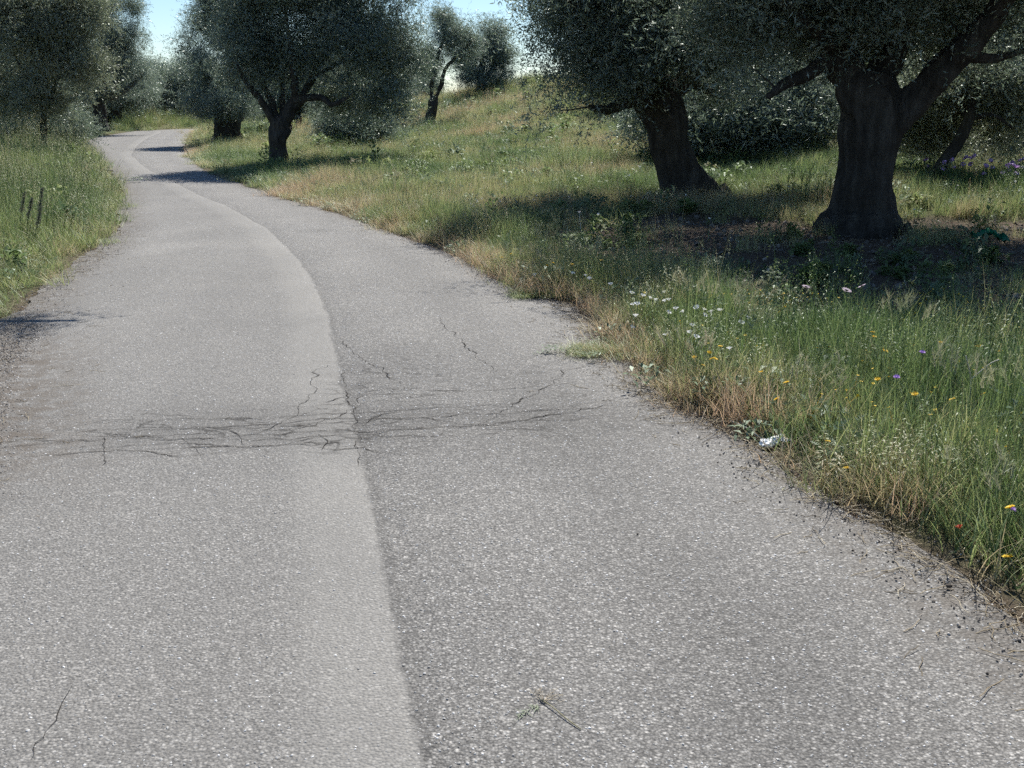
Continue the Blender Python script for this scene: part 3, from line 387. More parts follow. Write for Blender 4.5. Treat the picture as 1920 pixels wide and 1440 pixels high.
# cracks: jagged dark ribbons
CRACKS += [[[-2.9, 4.98], [-2.2, 5.06], [-1.5, 5.1], [-.9, 5.22], [-.2, 5.3], [.5, 5.5]], [[-2.4, 5.22], [-1.7, 5.26], [-1.0, 5.34], [-.4, 5.5], [.3, 5.6], [.8, 5.75]], [[-2.0, 5.42], [-1.3, 5.45], [-.7, 5.6], [.0, 5.72]], [[-1.9, 5.0], [-1.2, 4.98], [-.6, 5.08]], [[-1.1, 5.9], [-.7, 6.05], [-.2, 6.0], [.4, 6.2]]]
for ci, P in enumerate(CRACKS):
    P = np.array(P); seg = np.hypot(*np.diff(P, axis=0).T); L = seg.sum(); n = max(8, int(L / .025))
    q = np.array([np.interp(np.linspace(0, L, n), np.concatenate([[0], np.cumsum(seg)]), P[:, j]) for j in range(2)]).T
    T = np.gradient(q, axis=0); T /= np.linalg.norm(T, axis=1)[:, None] + 1e-9; N = np.stack([-T[:, 1], T[:, 0]], 1)
    k = np.arange(n); q = q + N * ((vnoise(k * .22, k * 0, ci) - .5) * .05 + (vnoise(k * .7, k * 0, ci + 50) - .5) * .03)[:, None] * min(1, L / .8)
    wd = (.0008 + .0040 * vnoise(k * .35, k * 0, ci + 9) ** 2) * np.sin(np.linspace(.15, PI - .1, n)) ** .5 * (.4 if ci == 12 else 1)
    zz = np.array([road_z(*a) for a in q]) + .0035
    V = np.concatenate([np.c_[q + N * wd[:, None], zz], np.c_[q - N * wd[:, None], zz]]); a = np.arange(n - 1)
    o = obj('crack', mesh_np('crack', V, np.stack([a, a + n, a + n + 1, a + 1], 1), M['crack']), road)

# ---------------------------------------------------------------- scattering: one mesh of points with a geometry-node instancer
protos = {}
def scatter_nodes(key, meshes):
    if key in protos: return protos[key]
    ng = bpy.data.node_groups.new('scatter_' + key, 'GeometryNodeTree')
    ng.interface.new_socket('Geometry', in_out='INPUT', socket_type='NodeSocketGeometry'); ng.interface.new_socket('Geometry', in_out='OUTPUT', socket_type='NodeSocketGeometry')
    nd = ng.nodes; gi = nd.new('NodeGroupInput'); go = nd.new('NodeGroupOutput')
    g2i = nd.new('GeometryNodeGeometryToInstance')
    for i, me in reversed(list(enumerate(meshes))):
        po = bpy.data.objects.new('%s_sample_%d' % (key, i), me)
        oi = nd.new('GeometryNodeObjectInfo'); oi.inputs['Object'].default_value = po; oi.inputs['As Instance'].default_value = False
        ng.links.new(oi.outputs['Geometry'], g2i.inputs[0])
    iop = nd.new('GeometryNodeInstanceOnPoints'); ng.links.new(gi.outputs[0], iop.inputs['Points']); ng.links.new(g2i.outputs[0], iop.inputs['Instance'])
    iop.inputs['Pick Instance'].default_value = True
    def na(name, typ):
        n = nd.new('GeometryNodeInputNamedAttribute'); n.data_type = typ; n.inputs['Name'].default_value = name; return n.outputs['Attribute']
    ng.links.new(na('vid', 'INT'), iop.inputs['Instance Index'])
    e2r = nd.new('FunctionNodeEulerToRotation'); ng.links.new(na('rot', 'FLOAT_VECTOR'), e2r.inputs[0]); ng.links.new(e2r.outputs[0], iop.inputs['Rotation'])
    ng.links.new(na('scl', 'FLOAT_VECTOR'), iop.inputs['Scale']); ng.links.new(iop.outputs[0], go.inputs[0])
    protos[key] = ng; return ng
def scatter_mesh(name, P, rot, scl, vid, tint):
    me = bpy.data.meshes.new(name); n = len(P); me.vertices.add(n); me.vertices.foreach_set('co', np.asarray(P, np.float32).ravel())
    scl = np.asarray(scl, np.float32); scl = np.repeat(scl[:, None], 3, 1) if scl.ndim == 1 else scl
    for k, t, v, f in (('rot', 'FLOAT_VECTOR', rot, 'vector'), ('scl', 'FLOAT_VECTOR', scl, 'vector'), ('vid', 'INT', vid, 'value'), ('tint', 'FLOAT', tint, 'value')):
        at = me.attributes.new(k, t, 'POINT'); at.data.foreach_set(f, np.asarray(v, np.int32 if t == 'INT' else np.float32).ravel())
    return me
def scatter(name, key, P, rot, scl, vid, tint, parent=None):
    o = obj(name, scatter_mesh(name, P, rot, scl, vid, tint), parent)
    md = o.modifiers.new('scatter', 'NODES'); md.node_group = protos[key]; return o

# ---- olive twigs
def twig(seed, leafmat, n=84, L=.46, ll=.074, lw=.0165):
    r = np.random.default_rng(seed); V = []; F = []; A = []
    mb = MB()
    nst = 7
    for s in range(nst):
        d = r.normal(size=3); d[2] = abs(d[2]) * .5 + .1; d /= np.linalg.norm(d); o0 = r.normal(size=3) * L * .22
        bend = r.normal(size=3) * .25
        for k in range(n // nst):
            t = (k + .5) / (n // nst); c = o0 + d * L * t + bend * L * t * t * .6 - np.array([0, 0, .55 * L * t * t])
            ld = d * .7 + r.normal(size=3) * .75; ld /= np.linalg.norm(ld)
            sd = np.cross(ld, r.normal(size=3)); sd /= np.linalg.norm(sd); up = np.cross(sd, ld)
            l = ll * r.uniform(.7, 1.25); w = lw * r.uniform(.8, 1.2)
            v = np.array([c, c + ld * l * .45 + sd * w * .5 + up * .003, c + ld * l, c + ld * l * .45 - sd * w * .5 + up * .003])
            mb.add(v, [[0, 1, 2, 3]], r.uniform())
    return mb.mesh('olive_twig', leafmat)
def join_np(name, parts, keep_mats=None):
    """parts: (mesh, 4x4 matrix, shift of 'var'); one mesh with the parts' materials"""
    mats = []; Vs = []; As = []; LV = []; LT = []; MI = []; n = 0
    for me, mx, dv in parts:
        k = len(me.vertices); v = np.empty(k * 3, np.float32); me.vertices.foreach_get('co', v); v = np.c_[v.reshape(-1, 3), np.ones(k)] @ np.array(mx).T
        a = np.empty(k, np.float32); me.attributes['var'].data.foreach_get('value', a); l = np.empty(len(me.loops), np.int32); me.loops.foreach_get('vertex_index', l)
        t = np.empty(len(me.polygons), np.int32); me.polygons.foreach_get('loop_total', t); mi = np.empty(len(me.polygons), np.int32); me.polygons.foreach_get('material_index', mi)
        ix = []
        for m in me.materials:
            if m not in mats: mats.append(m)
            ix.append(mats.index(m))
        Vs.append(v[:, :3]); As.append(np.clip(a + dv, 0, 1)); LV.append(l + n); LT.append(t); MI.append(np.array(ix)[mi]); n += k
    me = bpy.data.meshes.new(name); V = np.vstack(Vs).astype(np.float32); lv = np.concatenate(LV); lt = np.concatenate(LT)
    me.vertices.add(n); me.vertices.foreach_set('co', V.ravel()); me.loops.add(len(lv)); me.loops.foreach_set('vertex_index', lv.astype(np.int32)); me.polygons.add(len(lt))
    me.polygons.foreach_set('loop_start', np.concatenate([[0], np.cumsum(lt)[:-1]]).astype(np.int32)); me.polygons.foreach_set('material_index', np.concatenate(MI).astype(np.int32))
    for m in mats: me.materials.append(m)
    me.update(calc_edges=True); at = me.attributes.new('var', 'FLOAT', 'POINT'); at.data.foreach_set('value', np.concatenate(As).astype(np.float32)); return me
def clump(seed, mat, k=8, spread=.21):
    r = np.random.default_rng(seed); tw = [twig(seed * 10 + i, mat) for i in range(3)]; parts = []
    for i in range(k):
        mx = Matrix.Translation(Vector(r.normal(size=3) * spread * np.array([1, 1, .8]))) @ Matrix.Rotation(r.uniform(0, 6.28), 4, 'Z') @ Matrix.Rotation(r.uniform(-.9, .9), 4, 'X') @ Matrix.Rotation(r.uniform(-.9, .9), 4, 'Y') @ Matrix.Scale(r.uniform(.75, 1.25), 4)
        parts.append((tw[i % 3], mx, r.uniform(-.25, .25)))
    return join_np('olive_clump', parts)
scatter_nodes('olive', [clump(s + 1, M['leaf'], k) for s, k in enumerate((9, 8, 7, 6, 8, 4))])
scatter_nodes('olive_bronze', [clump(s + 21, M['leaf2'], k) for s, k in enumerate((9, 8, 7, 6, 8, 4))])

def in_blobs(B, n, r):
    B = np.array(B); vol = (B[:, 3] * B[:, 4] * B[:, 5]); k = r.choice(len(B), n, p=vol / vol.sum())
    d = r.normal(size=(n, 3)); d /= np.linalg.norm(d, axis=1)[:, None]; q = d * (r.uniform(0, 1, n) ** (1 / 2.6))[:, None]
    return B[k, :3] + q * B[k, 3:6]
def build_tree(name, T, label, tips=260, per=22, tw=1.0, seed=1, spread=.30, key='olive', cat='olive tree', group=None, crown_tint=0.0, bark_det=1.0, vox=.022, gap=.55):
    r = np.random.default_rng(seed)
    root = empty(name, T['base']); tag(root, label, cat, group)
    mb = MB(); tk = MB(); nodes = []
    for li, Lm in enumerate(T['limbs']):
        Lm = np.array(Lm); n = max(8, int(np.linalg.norm(np.diff(Lm[:, :3], axis=0), axis=1).sum() / (.06 * bark_det)) + 2); n = min(n, 60)
        S = smoothpath(Lm, n); S[:, 3] = np.maximum(S[:, 3], .006)
        ph = r.uniform(0, 6.3, 8); main = li == 0
        if not main: S[:, 3] *= np.clip(.55 + np.arange(n) / n * 2.2, 0, 1)
        S[:, :3] += np.c_[vnoise(np.arange(n) * .3, np.full(n, li), seed) - .5, vnoise(np.arange(n) * .3, np.full(n, li), seed + 5) - .5, np.zeros(n)] * (S[:, 3:4] * (.25 if main else .6)) * np.linspace(0, 1, n)[:, None] ** .5
        def rf(t, th, ph=ph, main=main):
            a = .085 if main else .06; th = th + (1.1 * t if main else .6 * t)
            v = 1 + a * np.sin(3 * th + ph[0] + 2.2 * t) + a * .8 * np.sin(5 * th + ph[1] - 3 * t) + a * .6 * np.sin(9 * th + ph[2] + 4 * t) + a * .5 * np.sin(14 * th + ph[3] + 7 * t)
            v = v + a * np.sin(9 * t * (2 if main else 4) + ph[4] + np.sin(th + ph[5]) * 2) * .7 - a * 1.3 * np.clip(np.sin(2 * th + ph[7] + 1.5 * t), 0, 1) ** 6
            return v + (.16 * np.clip(1 - t * 3.2, 0, 1) * np.sin(5 * th + ph[6]) if main else 0)
        tube(tk, S[:, :3], S[:, 3], 36 if main else 16, rf, True, 0.0, True)
        w0 = 0 if not main else int(n * .85)
        nodes += [(*q[:3], q[3]) for q in S[w0:]]
    # branches grow from the limbs to every tip of the crown
    TP = in_blobs(T['blobs'], int(tips * 1.7), r)
    q = TP / gap + seed * 7.3; nz3 = vnoise(q[:, 0] + q[:, 2] * .37, q[:, 1] - q[:, 2] * .61, seed) * .5 + vnoise(q[:, 2] * 1.1 + q[:, 0] * .3, q[:, 0] * .9 - q[:, 1] * .4, seed + 3) * .5
    TP = TP[np.argsort(-nz3 + r.normal(size=len(TP)) * .06)[:tips]]; TP = TP[np.argsort(((TP - np.array(nodes)[:, :3].mean(0)) ** 2).sum(1))]
    for tp in TP:
        N = np.array(nodes); d = ((N[:, :3] - tp) ** 2).sum(1) + np.maximum(0, N[:, 2] - tp[2]) ** 2 * .6; j = int(d.argmin()); a = N[j, :3]
        dist = math.sqrt(((a - tp) ** 2).sum())
        if dist < .12: continue
        mid = (a + tp) / 2 + r.normal(size=3) * dist * .13 + np.array([0, 0, dist * .06]); n = 6
        r0 = min(N[j, 3] * .6, .007 + .016 * dist); S = smoothpath(np.array([a, mid, tp]), n); rr = np.linspace(max(r0, .006), .004, n)
        tube(mb, S, rr, 5, None, False)
        nodes += [(*S[k], rr[k]) for k in (2, 3, 4, 5)]
    to = obj('trunk', tk.mesh('trunk', M['bark'], True), root)
    rm = to.modifiers.new('fuse', 'REMESH'); rm.mode = 'VOXEL'; rm.voxel_size = vox; rm.use_smooth_shade = True
    br = obj('branches', mb.mesh('branches', M['bark'], True), root); br['kind'] = 'stuff'
    C = np.vstack([TP, TP[r.uniform(size=len(TP)) < .25] + r.normal(size=3) * .1]); n = len(C); sc_ = spread / .30 * r.uniform(.6, 1.15, n)
    rot = np.c_[r.uniform(-.5, .5, n), r.uniform(-.5, .5, n), r.uniform(0, 6.28, n)]
    tint = np.clip(r.uniform(0, 1, n) + crown_tint, 0, 1)
    cr = scatter('crown', key, C, rot, sc_, r.integers(0, 6, n), tint, root)
    cr['kind'] = 'stuff'
    return root
def copy_tree(o, loc, rz, sc, label, group=None):
    c = o.copy(); col.objects.link(c); c.location = loc; c.rotation_euler = (0, 0, rz); c.scale = (sc,) * 3; c['label'] = label
    if group: c['group'] = group
    for ch in o.children:
        d = ch.copy(); col.objects.link(d); d.parent = c
    return c
def seat(T, dz=-.03):
    T['base'][2] = hz(T['base'][0], T['base'][1]) + dz; return T
def reseat(T):
    """keep the crown where it was drawn when the ground differs a little from the drawn base"""
    old = T['base'][2]; seat(T); d = old - T['base'][2]
    for l in T['limbs']:
        for q in l:
            q[2] += d * min(1, max(0, q[2]) / .9)
    for b in T['blobs']: b[2] += d
    return T
TREES['T2']['blobs'] += [[-1.8, -1.8, 3.9, 1.1, .9, .4], [0, -2.0, 4.0, 1.2, 1.0, .4], [1.6, -1.6, 3.9, 1.2, 1.0, .4], [1.8, .8, 3.6, 1.2, 1.1, .6]]  # unseen high foliage above the frame, added to spread this tree's shade
TREES['T1']['blobs'] += [[-1.7, -1.9, 3.8, 1.2, 1.1, .4], [-.1, -2.7, 4.0, 1.2, 1.1, .45], [1.5, -2.9, 4.0, 1.3, 1.1, .45], [3.2, -.7, 3.8, 1.3, 1.3, .5], [-2.6, -.5, 3.6, 1.1, 1.1, .4], [3.4, -2.6, 3.9, 1.3, 1.1, .45]]  # out-of-view front foliage, added so the crown shades more ground
big = dict(group='olive trees of the grove')
build_tree('olive_tree', reseat(TREES['T1']), 'big old olive tree with a thick flared trunk, nearest on the right', 760, 27, 1.0, 1, .30, **big)
build_tree('olive_tree', reseat(TREES['T2']), 'olive tree with a dark leaning trunk and low drooping left branches', 480, 28, 1.1, 2, .30, **big)
t3 = build_tree('olive_tree', reseat(TREES['T3']), 'olive tree with a slim forked trunk and wide crown shading the road', 500, 34, 1.15, 3, .31, **big)
build_tree('olive_tree', reseat(TREES['T4']), 'olive tree with a short stout trunk at the inside of the road bend', 330, 34, 1.4, 4, .28, crown_tint=-.1, **big)
build_tree('olive_tree', reseat(TREES['T5']), 'thin open olive tree with two crooked limbs on the grassy slope', 110, 22, 1.2, 5, .26, **big)
build_tree('olive_tree', reseat(TREES['T6']), 'rounded olive tree with foliage to the ground on the hill crest', 150, 30, 1.5, 6, .32, **big)
build_tree('olive_tree', reseat(TREES['T7']), 'leafy olive tree with a thin straight trunk behind the left grass verge', 330, 34, 1.25, 7, .30, 'olive_bronze', gap=.9, **big)
build_tree('olive_tree', reseat(TREES['T8']), 'tall dark olive tree at the left roadside beyond the grass verge', 330, 34, 1.7, 8, .30, **big)
build_tree('olive_tree', reseat(TREES['T9']), 'farthest olive tree, seen over the road bend', 90, 24, 1.9, 9, .32, **big)
build_tree('olive_tree', reseat(TREES['T11']), 'young olive tree with a slanting trunk behind the purple irises', 200, 22, 1.0, 11, .26, 'olive_bronze', **big)
build_tree('bush', reseat(TREES['bush']), 'dark low bush on the slope under the forked olive tree', 120, 26, 1.2, 12, .26, cat='bush')
gen = build_tree('olive_tree', seat(TREES['generic']), 'olive tree deep in the grove', 260, 30, 1.5, 14, .36, **big)

def plant_copy(x, y, rz, sc, label):
    return copy_tree(gen, (x, y, hz(x, y) - .04), rz, sc, label, 'olive trees of the grove')
bsh = bpy.data.objects['bush']
for i, (x, y, sc) in enumerate([(-15.4, 35.5, 1.25), (-18.4, 36.5, 1.4), (-21.5, 38, 1.4), (4.2, 23.5, 1.5), (6.0, 24.5, 1.6), (9.0, 22.3, 1.3), (11.0, 21.2, 1.4), (-22.5, 77, 2.6), (-18.5, 75.5, 2.2), (-27, 73, 2.4)]):
    copy_tree(bsh, (x, y, hz(x, y) - .03), 1.0 + i * 1.7, sc, ['dark bush beside the thin straight trunk on the left', 'dark bush under the leafy left olive, middle of three', 'dark bush at the left picture edge under the olives', 'dark thicket just right of the leaning dark trunk', 'dark thicket just left of the big flared trunk', 'dark thicket right behind the slanting young trunk', 'dark thicket behind the irises at the right edge', 'green bush straight behind the far road bend', 'green bush right of the far road bend', 'green bush left of the far road bend'][i])
gen.location = (5.3, 25.5, hz(5.3, 25.5) - .04); gen['label'] = 'shaded olive tree between the two nearest trunks on the right'
for x, y, rz, sc, lab in [
    (4.9, 37, 1.1, 1.15, 'olive tree behind the leaning dark trunk, higher up the slope'),
    (10.2, 31, 2.3, 1.25, 'olive tree directly behind the big flared trunk'),
    (14.2, 29.5, .6, 1.25, 'olive tree at the right picture edge behind the irises'),
    (9.6, 46, 3.0, 1.5, 'distant olive tree above the shaded one between the trunks'),
    (16, 45, 4.2, 1.5, 'distant olive tree behind the right limb of the big olive'),
    (21.5, 47, 5.0, 1.5, 'distant olive tree at the far right of the grove'),
    (10.3, 21.8, 5.6, 1.0, 'low olive tree right behind the purple irises'),
    (-18.6, 40, .4, 1.35, 'dark olive tree behind the thin trunk on the left'),
    (-24, 49, 1.5, 1.5, 'olive tree at the left picture edge, deep in the left grove'),
    (-23.8, 66, 1.2, 1.35, 'dark olive tree at the left roadside just before the far bend'),
    (-29, 64, 2.4, 1.7, 'olive tree in the back of the left grove'),
    (-29.5, 88, 3.3, 1.2, 'distant olive tree left of the far bend'),
    (-20, 92, 4.0, 1.25, 'distant olive tree behind the far bend'),
    (-36, 78, 5.3, 1.3, 'distant olive tree beyond the tall dark left olive'),
    (-25, 87, 5.9, 1.15, 'distant olive tree in line with the far bend'),
    (-14, 84, .9, 1.5, 'distant olive tree behind the stout trunk at the bend'),
    (-7.5, 62, 1.9, 1.25, 'olive tree on the slope behind the forked olive'),
    (-10, 50, 2.8, 1.1, 'olive tree between the stout and the forked olive'),
    (-5.6, 70, 2.1, 1.0, 'olive tree behind the thin open olive, just over the crest'),
    (-1.5, 78, 3.7, .8, 'far olive tree behind the rounded crest olive'),
    (4.2, 88, 4.4, .62, 'small far olive tree in the gap on the hill crest'),
    (9, 80, 5.1, .8, 'small far olive tree right of the gap on the crest')]:
    plant_copy(x, y, rz, sc, lab)
OV = dict(base=[-5.65, 11.0, 0], limbs=[[[0, 0, -.1, .28], [0, 0, .2, .2], [.1, 0, 1.2, .17], [.2, 0, 2.0, .16]], [[.2, 0, 2.0, .12], [.8, -.1, 2.9, .08], [1.8, -.15, 3.5, .05], [3.0, -.15, 3.7, .03]],
    [[.15, 0, 1.9, .12], [-.5, .2, 2.8, .08], [-1.0, .3, 3.6, .05]], [[.2, 0, 1.9, .1], [.1, .7, 2.9, .07], [.0, 1.2, 3.8, .04]]],
    blobs=[[-.9, .3, 3.6, 1.1, 1.1, .8], [0, 1.0, 3.8, 1.1, 1.0, .8], [.7, .2, 3.9, 1.0, .9, .6], [1.7, 0, 3.9, .9, .5, .35], [2.6, -.1, 3.85, .9, .35, .25], [3.0, -.15, 3.8, .6, .3, .25], [2.9, -.5, 3.75, .55, .2, .2]])
build_tree('olive_tree', seat(OV), 'olive tree left of the frame whose bough shades the left road edge', 200, 20, 1.0, 33, .17, **big)

ORD = 'first second third fourth fifth sixth seventh eighth ninth tenth eleventh twelfth thirteenth fourteenth fifteenth sixteenth seventeenth eighteenth nineteenth twentieth'.split()
def order(L):
    """place of each thing in the row, counted from the left as one sees it from the road"""
    a = sorted(range(len(L)), key=lambda i: L[i][0] / L[i][1]); w = {}
    for k, i in enumerate(a):
        w[i] = 'leftmost' if k == 0 else 'rightmost' if k == len(a) - 1 else (ORD[k] if k < 20 else 'twenty-' + ORD[k - 20] if k < 29 else 'thirtieth' if k == 29 else 'thirty-' + ORD[k - 30]) + ' from the left'
    return w
# ---------------------------------------------------------------- grass and herbs
def blade(mb, base, ang, lean, h, w, curl, a, seg=3):
    d = np.array([math.cos(ang), math.sin(ang), 0]); s = np.array([-d[1], d[0], 0]); V = []
    for k in range(seg + 1):
        t = k / seg; c = base + d * (lean * t + curl * t * t) * h + np.array([0, 0, h * (t - .35 * curl * t * t)])
        ww = w * (1 - t ** 1.6) * (.8 + .4 * t * (1 - t) * 2)
        if k < seg: V += [c - s * ww / 2, c + s * ww / 2]
        else: V.append(c)
    F4 = [[2 * k, 2 * k + 1, 2 * k + 3, 2 * k + 2] for k in range(seg - 1)]
    n0 = mb.n; mb.add(V, F4, a); m = 2 * (seg - 1); mb.F.setdefault(3, []).append(np.array([[m, m + 1, 2 * seg]]) + n0)
def tuft(seed, n, h, w, rad, spread, mat, curl=.5):
    r = np.random.default_rng(seed); mb = MB()
    for _ in range(n):
        b = np.array([*(r.normal(size=2) * rad), -.02]); blade(mb, b, r.uniform(0, 6.28), abs(r.normal()) * spread, h * r.uniform(.45, 1.1), w * r.uniform(.6, 1.3), r.uniform(0, curl), r.uniform())
    return mb.mesh('grass_tuft', M[mat])
def stems(seed, n, h, mat, head, hm):
    """flowering grass: thin stems with a head; head = oat | barley"""
    r = np.random.default_rng(seed); mb = MB(); hb = MB()
    for _ in range(n):
        b = np.array([*(r.normal(size=2) * .07), -.02]); an = r.uniform(0, 6.28); d = np.array([math.cos(an), math.sin(an), 0]); hh = h * r.uniform(.7, 1.1); ln = r.uniform(.05, .3)
        P = np.array([b + d * ln * hh * t * t + np.array([0, 0, hh * t]) for t in np.linspace(0, 1, 5)]); tube(mb, P, np.linspace(.0016, .0009, 5), 3, None, False, r.uniform())
        tip = P[-1]; v = r.uniform()
        if head == 'barley':
            for k in range(16):
                t = k / 16; c = tip + d * t * .03 + np.array([0, 0, .05 * t]); dd = np.array([d[0] * .4, d[1] * .4, .9]) + r.normal(size=3) * .33; dd /= np.linalg.norm(dd)
                s = np.cross(dd, r.normal(size=3)); s /= np.linalg.norm(s); L = r.uniform(.035, .06)
                hb.add([c - s * .0011, c + s * .0011, c + dd * L], [[0, 1, 2]], v)
            for k in range(6):
                c = tip + np.array([0, 0, .009 * k]) + d * .005 * k; s = np.array([-d[1], d[0], 0]) * (.006 - .0005 * k)
                hb.add([c - s, c + np.array([0, 0, -.004]), c + s, c + np.array([0, 0, .013])], [[0, 1, 2, 3]], v)
        else:
            for k in range(11):
                t = k / 11; c = tip - np.array([0, 0, .16 * (1 - t)]) - d * .03 * (1 - t); dd = np.array([*(r.normal(size=2)), -.4 + .6 * t]); dd /= np.linalg.norm(dd); c2 = c + dd * .03 * (1.2 - t)
                s = np.cross(dd, np.array([.3, .2, 1])); s /= np.linalg.norm(s)
                hb.add([c2 - s * .0022, c2 + dd * .012 + [0, 0, -.006], c2 + s * .0022, c2 - dd * .006], [[0, 1, 2, 3]], v)
        for k in range(2): blade(mb, b, r.uniform(0, 6.28), r.uniform(.1, .5), h * .6 * r.uniform(.6, 1), .004, r.uniform(.2, .7), r.uniform())
    me = mb.mesh('flowering_grass', M[mat]); me2 = hb.mesh('x', M[hm]); n1 = len(me.polygons)
    bm = bmesh.new(); bm.from_mesh(me); bm.from_mesh(me2); bm.faces.ensure_lookup_table()
    for f in bm.faces[n1:]: f.material_index = 1
    bm.to_mesh(me); bm.free(); me.materials.append(M[hm]); return me
def herb(seed, n, h, ll, lw, mat, cut=False):
    r = np.random.default_rng(seed); mb = MB()
    for _ in range(n):
        an = r.uniform(0, 6.28); el = r.uniform(.1, 1.2); c = np.array([*(r.normal(size=2) * .05), r.uniform(0, h)]); d = np.array([math.cos(an) * math.cos(el), math.sin(an) * math.cos(el), math.sin(el)])
        s = np.cross(d, [0, 0, 1]); s /= np.linalg.norm(s) + 1e-6; l = ll * r.uniform(.6, 1.2); w = lw * r.uniform(.7, 1.2); up = np.cross(s, d) * .12 * l
        if cut:
            for k in range(5):
                t = .2 + .18 * k; c2 = c + d * l * t - np.array([0, 0, .3 * l * t * t]); ww = w * (1.1 - t)
                mb.add([c2, c2 + s * ww + d * l * .16, c2 + d * l * .10, c2 - s * ww + d * l * .16], [[0, 1, 2, 3]], r.uniform())
        else:
            mb.add([c, c + d * l * .4 + s * w / 2 + up, c + d * l - np.array([0, 0, .25 * l]), c + d * l * .4 - s * w / 2 + up], [[0, 1, 2, 3]], r.uniform())
    return mb.mesh('herb', M[mat])
_g = ([tuft(1, 34, .30, .0042, .05, .35, 'grass'), tuft(2, 30, .36, .0036, .055, .25, 'grass', .7), tuft(3, 38, .24, .0046, .06, .5, 'grass'),
    stems(4, 9, .42, 'grass', 'oat', 'grass'), stems(5, 5, .36, 'grass', 'barley', 'awn'), herb(6, 26, .12, .07, .022, 'herb'), herb(7, 22, .16, .09, .028, 'herb', True), tuft(8, 30, .42, .005, .05, .22, 'lush', .5), stems(9, 8, .6, 'lush', 'oat', 'awn')])
def patch(seed, main, other, k=5, rad=.13):
    r = np.random.default_rng(seed); parts = []
    for i in range(k):
        g = _g[main if i < 3 else other[int(r.integers(len(other)))]]; sc = r.uniform(.8, 1.15)
        parts.append((g, Matrix.Translation(Vector((r.normal() * rad, r.normal() * rad, 0))) @ Matrix.Rotation(r.uniform(0, 6.28), 4, 'Z') @ Matrix.Scale(sc, 4), r.uniform(-.25, .25)))
    return join_np('grass_patch', parts)
scatter_nodes('grass', [patch(1, 0, [1, 2, 3]), patch(2, 1, [0, 2, 3]), patch(3, 2, [0, 5, 1]), patch(4, 3, [0, 1, 2]), patch(5, 4, [1, 0, 2]), patch(6, 5, [2, 0, 6]), patch(7, 6, [2, 0, 1]), patch(8, 7, [0, 7, 1]), patch(9, 8, [7, 7, 1])])
scatter_nodes('weed', [herb(31, 60, .22, .10, .036, 'lush'), herb(32, 50, .18, .11, .030, 'herb'), herb(33, 60, .16, .12, .03, 'herb', True), herb(34, 46, .30, .08, .030, 'lush'), herb(35, 70, .12, .13, .05, 'lush'), herb(36, 40, .25, .12, .02, 'grass', True)])
def zone(n, x0, x1, y0, y1, seed):
    r = np.random.default_rng(seed); x = r.uniform(x0, x1, n); y = r.uniform(y0, y1, n); sr, sl = side(x, y)
    fr = np.abs(x) < .56 * y + 1.2
    return r, x, y, sr, sl, fr
def grass(name, label, sets):
    P, R_, S_, Vd, Tn = (np.concatenate([s[k] for s in sets]) for k in range(5))
    o = scatter(name, 'grass', P, R_, S_, Vd, Tn); tag(o, label, 'grass', None, 'stuff'); return o
def mk(r, x, y, sc, vid, tint, hs=None):
    n = len(x); z = hill(x, y) - .005; rot = np.c_[r.normal(size=n) * .10, r.normal(size=n) * .10, r.uniform(0, 6.28, n)]
    sc = sc * r.uniform(.75, 1.25, n); hs = np.ones(n) if hs is None else hs
    return np.c_[x, y, z], rot, np.c_[sc, sc, sc * hs], vid, np.clip(tint, 0, 1)
sets = []
# right verge
r, x, y, sr, sl, fr = zone(9500, -2, 8, 1.5, 16, 51)
b = bareness(x, y); nz = fbm(x * 1.6, y * 1.6, 3, 61)
k = fr & (sr > .05 + .12 * nz) & (sr < 2.6) & (r.uniform(size=len(x)) < np.clip(1.25 - b * 1.17, 0, 1) * np.where(sr < .25, .8, 1))
k &= ~((sr > 1.3) & (y > 8.0) & (r.uniform(size=len(x)) < .78))
x, y, s_, nz = x[k], y[k], sr[k], nz[k]; n = len(x)
tint = np.where(s_ < .26, .95 - .5 * s_ , .50 - .30 * np.clip(s_ - .26, 0, 1)) + (nz - .47) * 1.0 + r.normal(size=n) * .10 - .28 * np.clip((5.4 - y), 0, 1) * np.clip(s_ / .3, 0, 1)
hs = np.clip(.4 + 1.2 * s_, .3, 1.3) * (.8 + .45 * nz) * np.where((s_ > 1.0) & (y > 7.0), .45, 1)
u = r.uniform(size=n); vid = np.select([u < .30, u < .56, u < .72, u < .80, u < .825, u < .90, u < .94], [0, 1, 2, 3, 4, 5, 6], 7)
vid = np.where((s_ < .3) & (vid >= 5), 1, vid); vid = np.where((np.abs(s_ - 1.7) < .5) & (y > 7.5) & (r.uniform(size=n) < .28), 4, vid)
sets.append(mk(r, x, y, np.full(n, 1.0), vid, tint, hs))
r = np.random.default_rng(58); n = 44; c = r.uniform(size=n) < .5
x = np.where(c, r.uniform(.02, .5, n), r.uniform(.36, .78, n)); y = np.where(c, 9.25 + r.normal(size=n) * .05 - .1 * x, 7.02 + r.normal(size=n) * .05)
q = mk(r, x, y, np.full(n, .6), r.choice([2, 5, 0, 2], n), .45 + r.normal(size=n) * .15, np.full(n, .38)); q[0][:, 2] = .012; sets.append(q)
grass('verge_grass', 'tall dry-edged grass along the right road edge', sets)
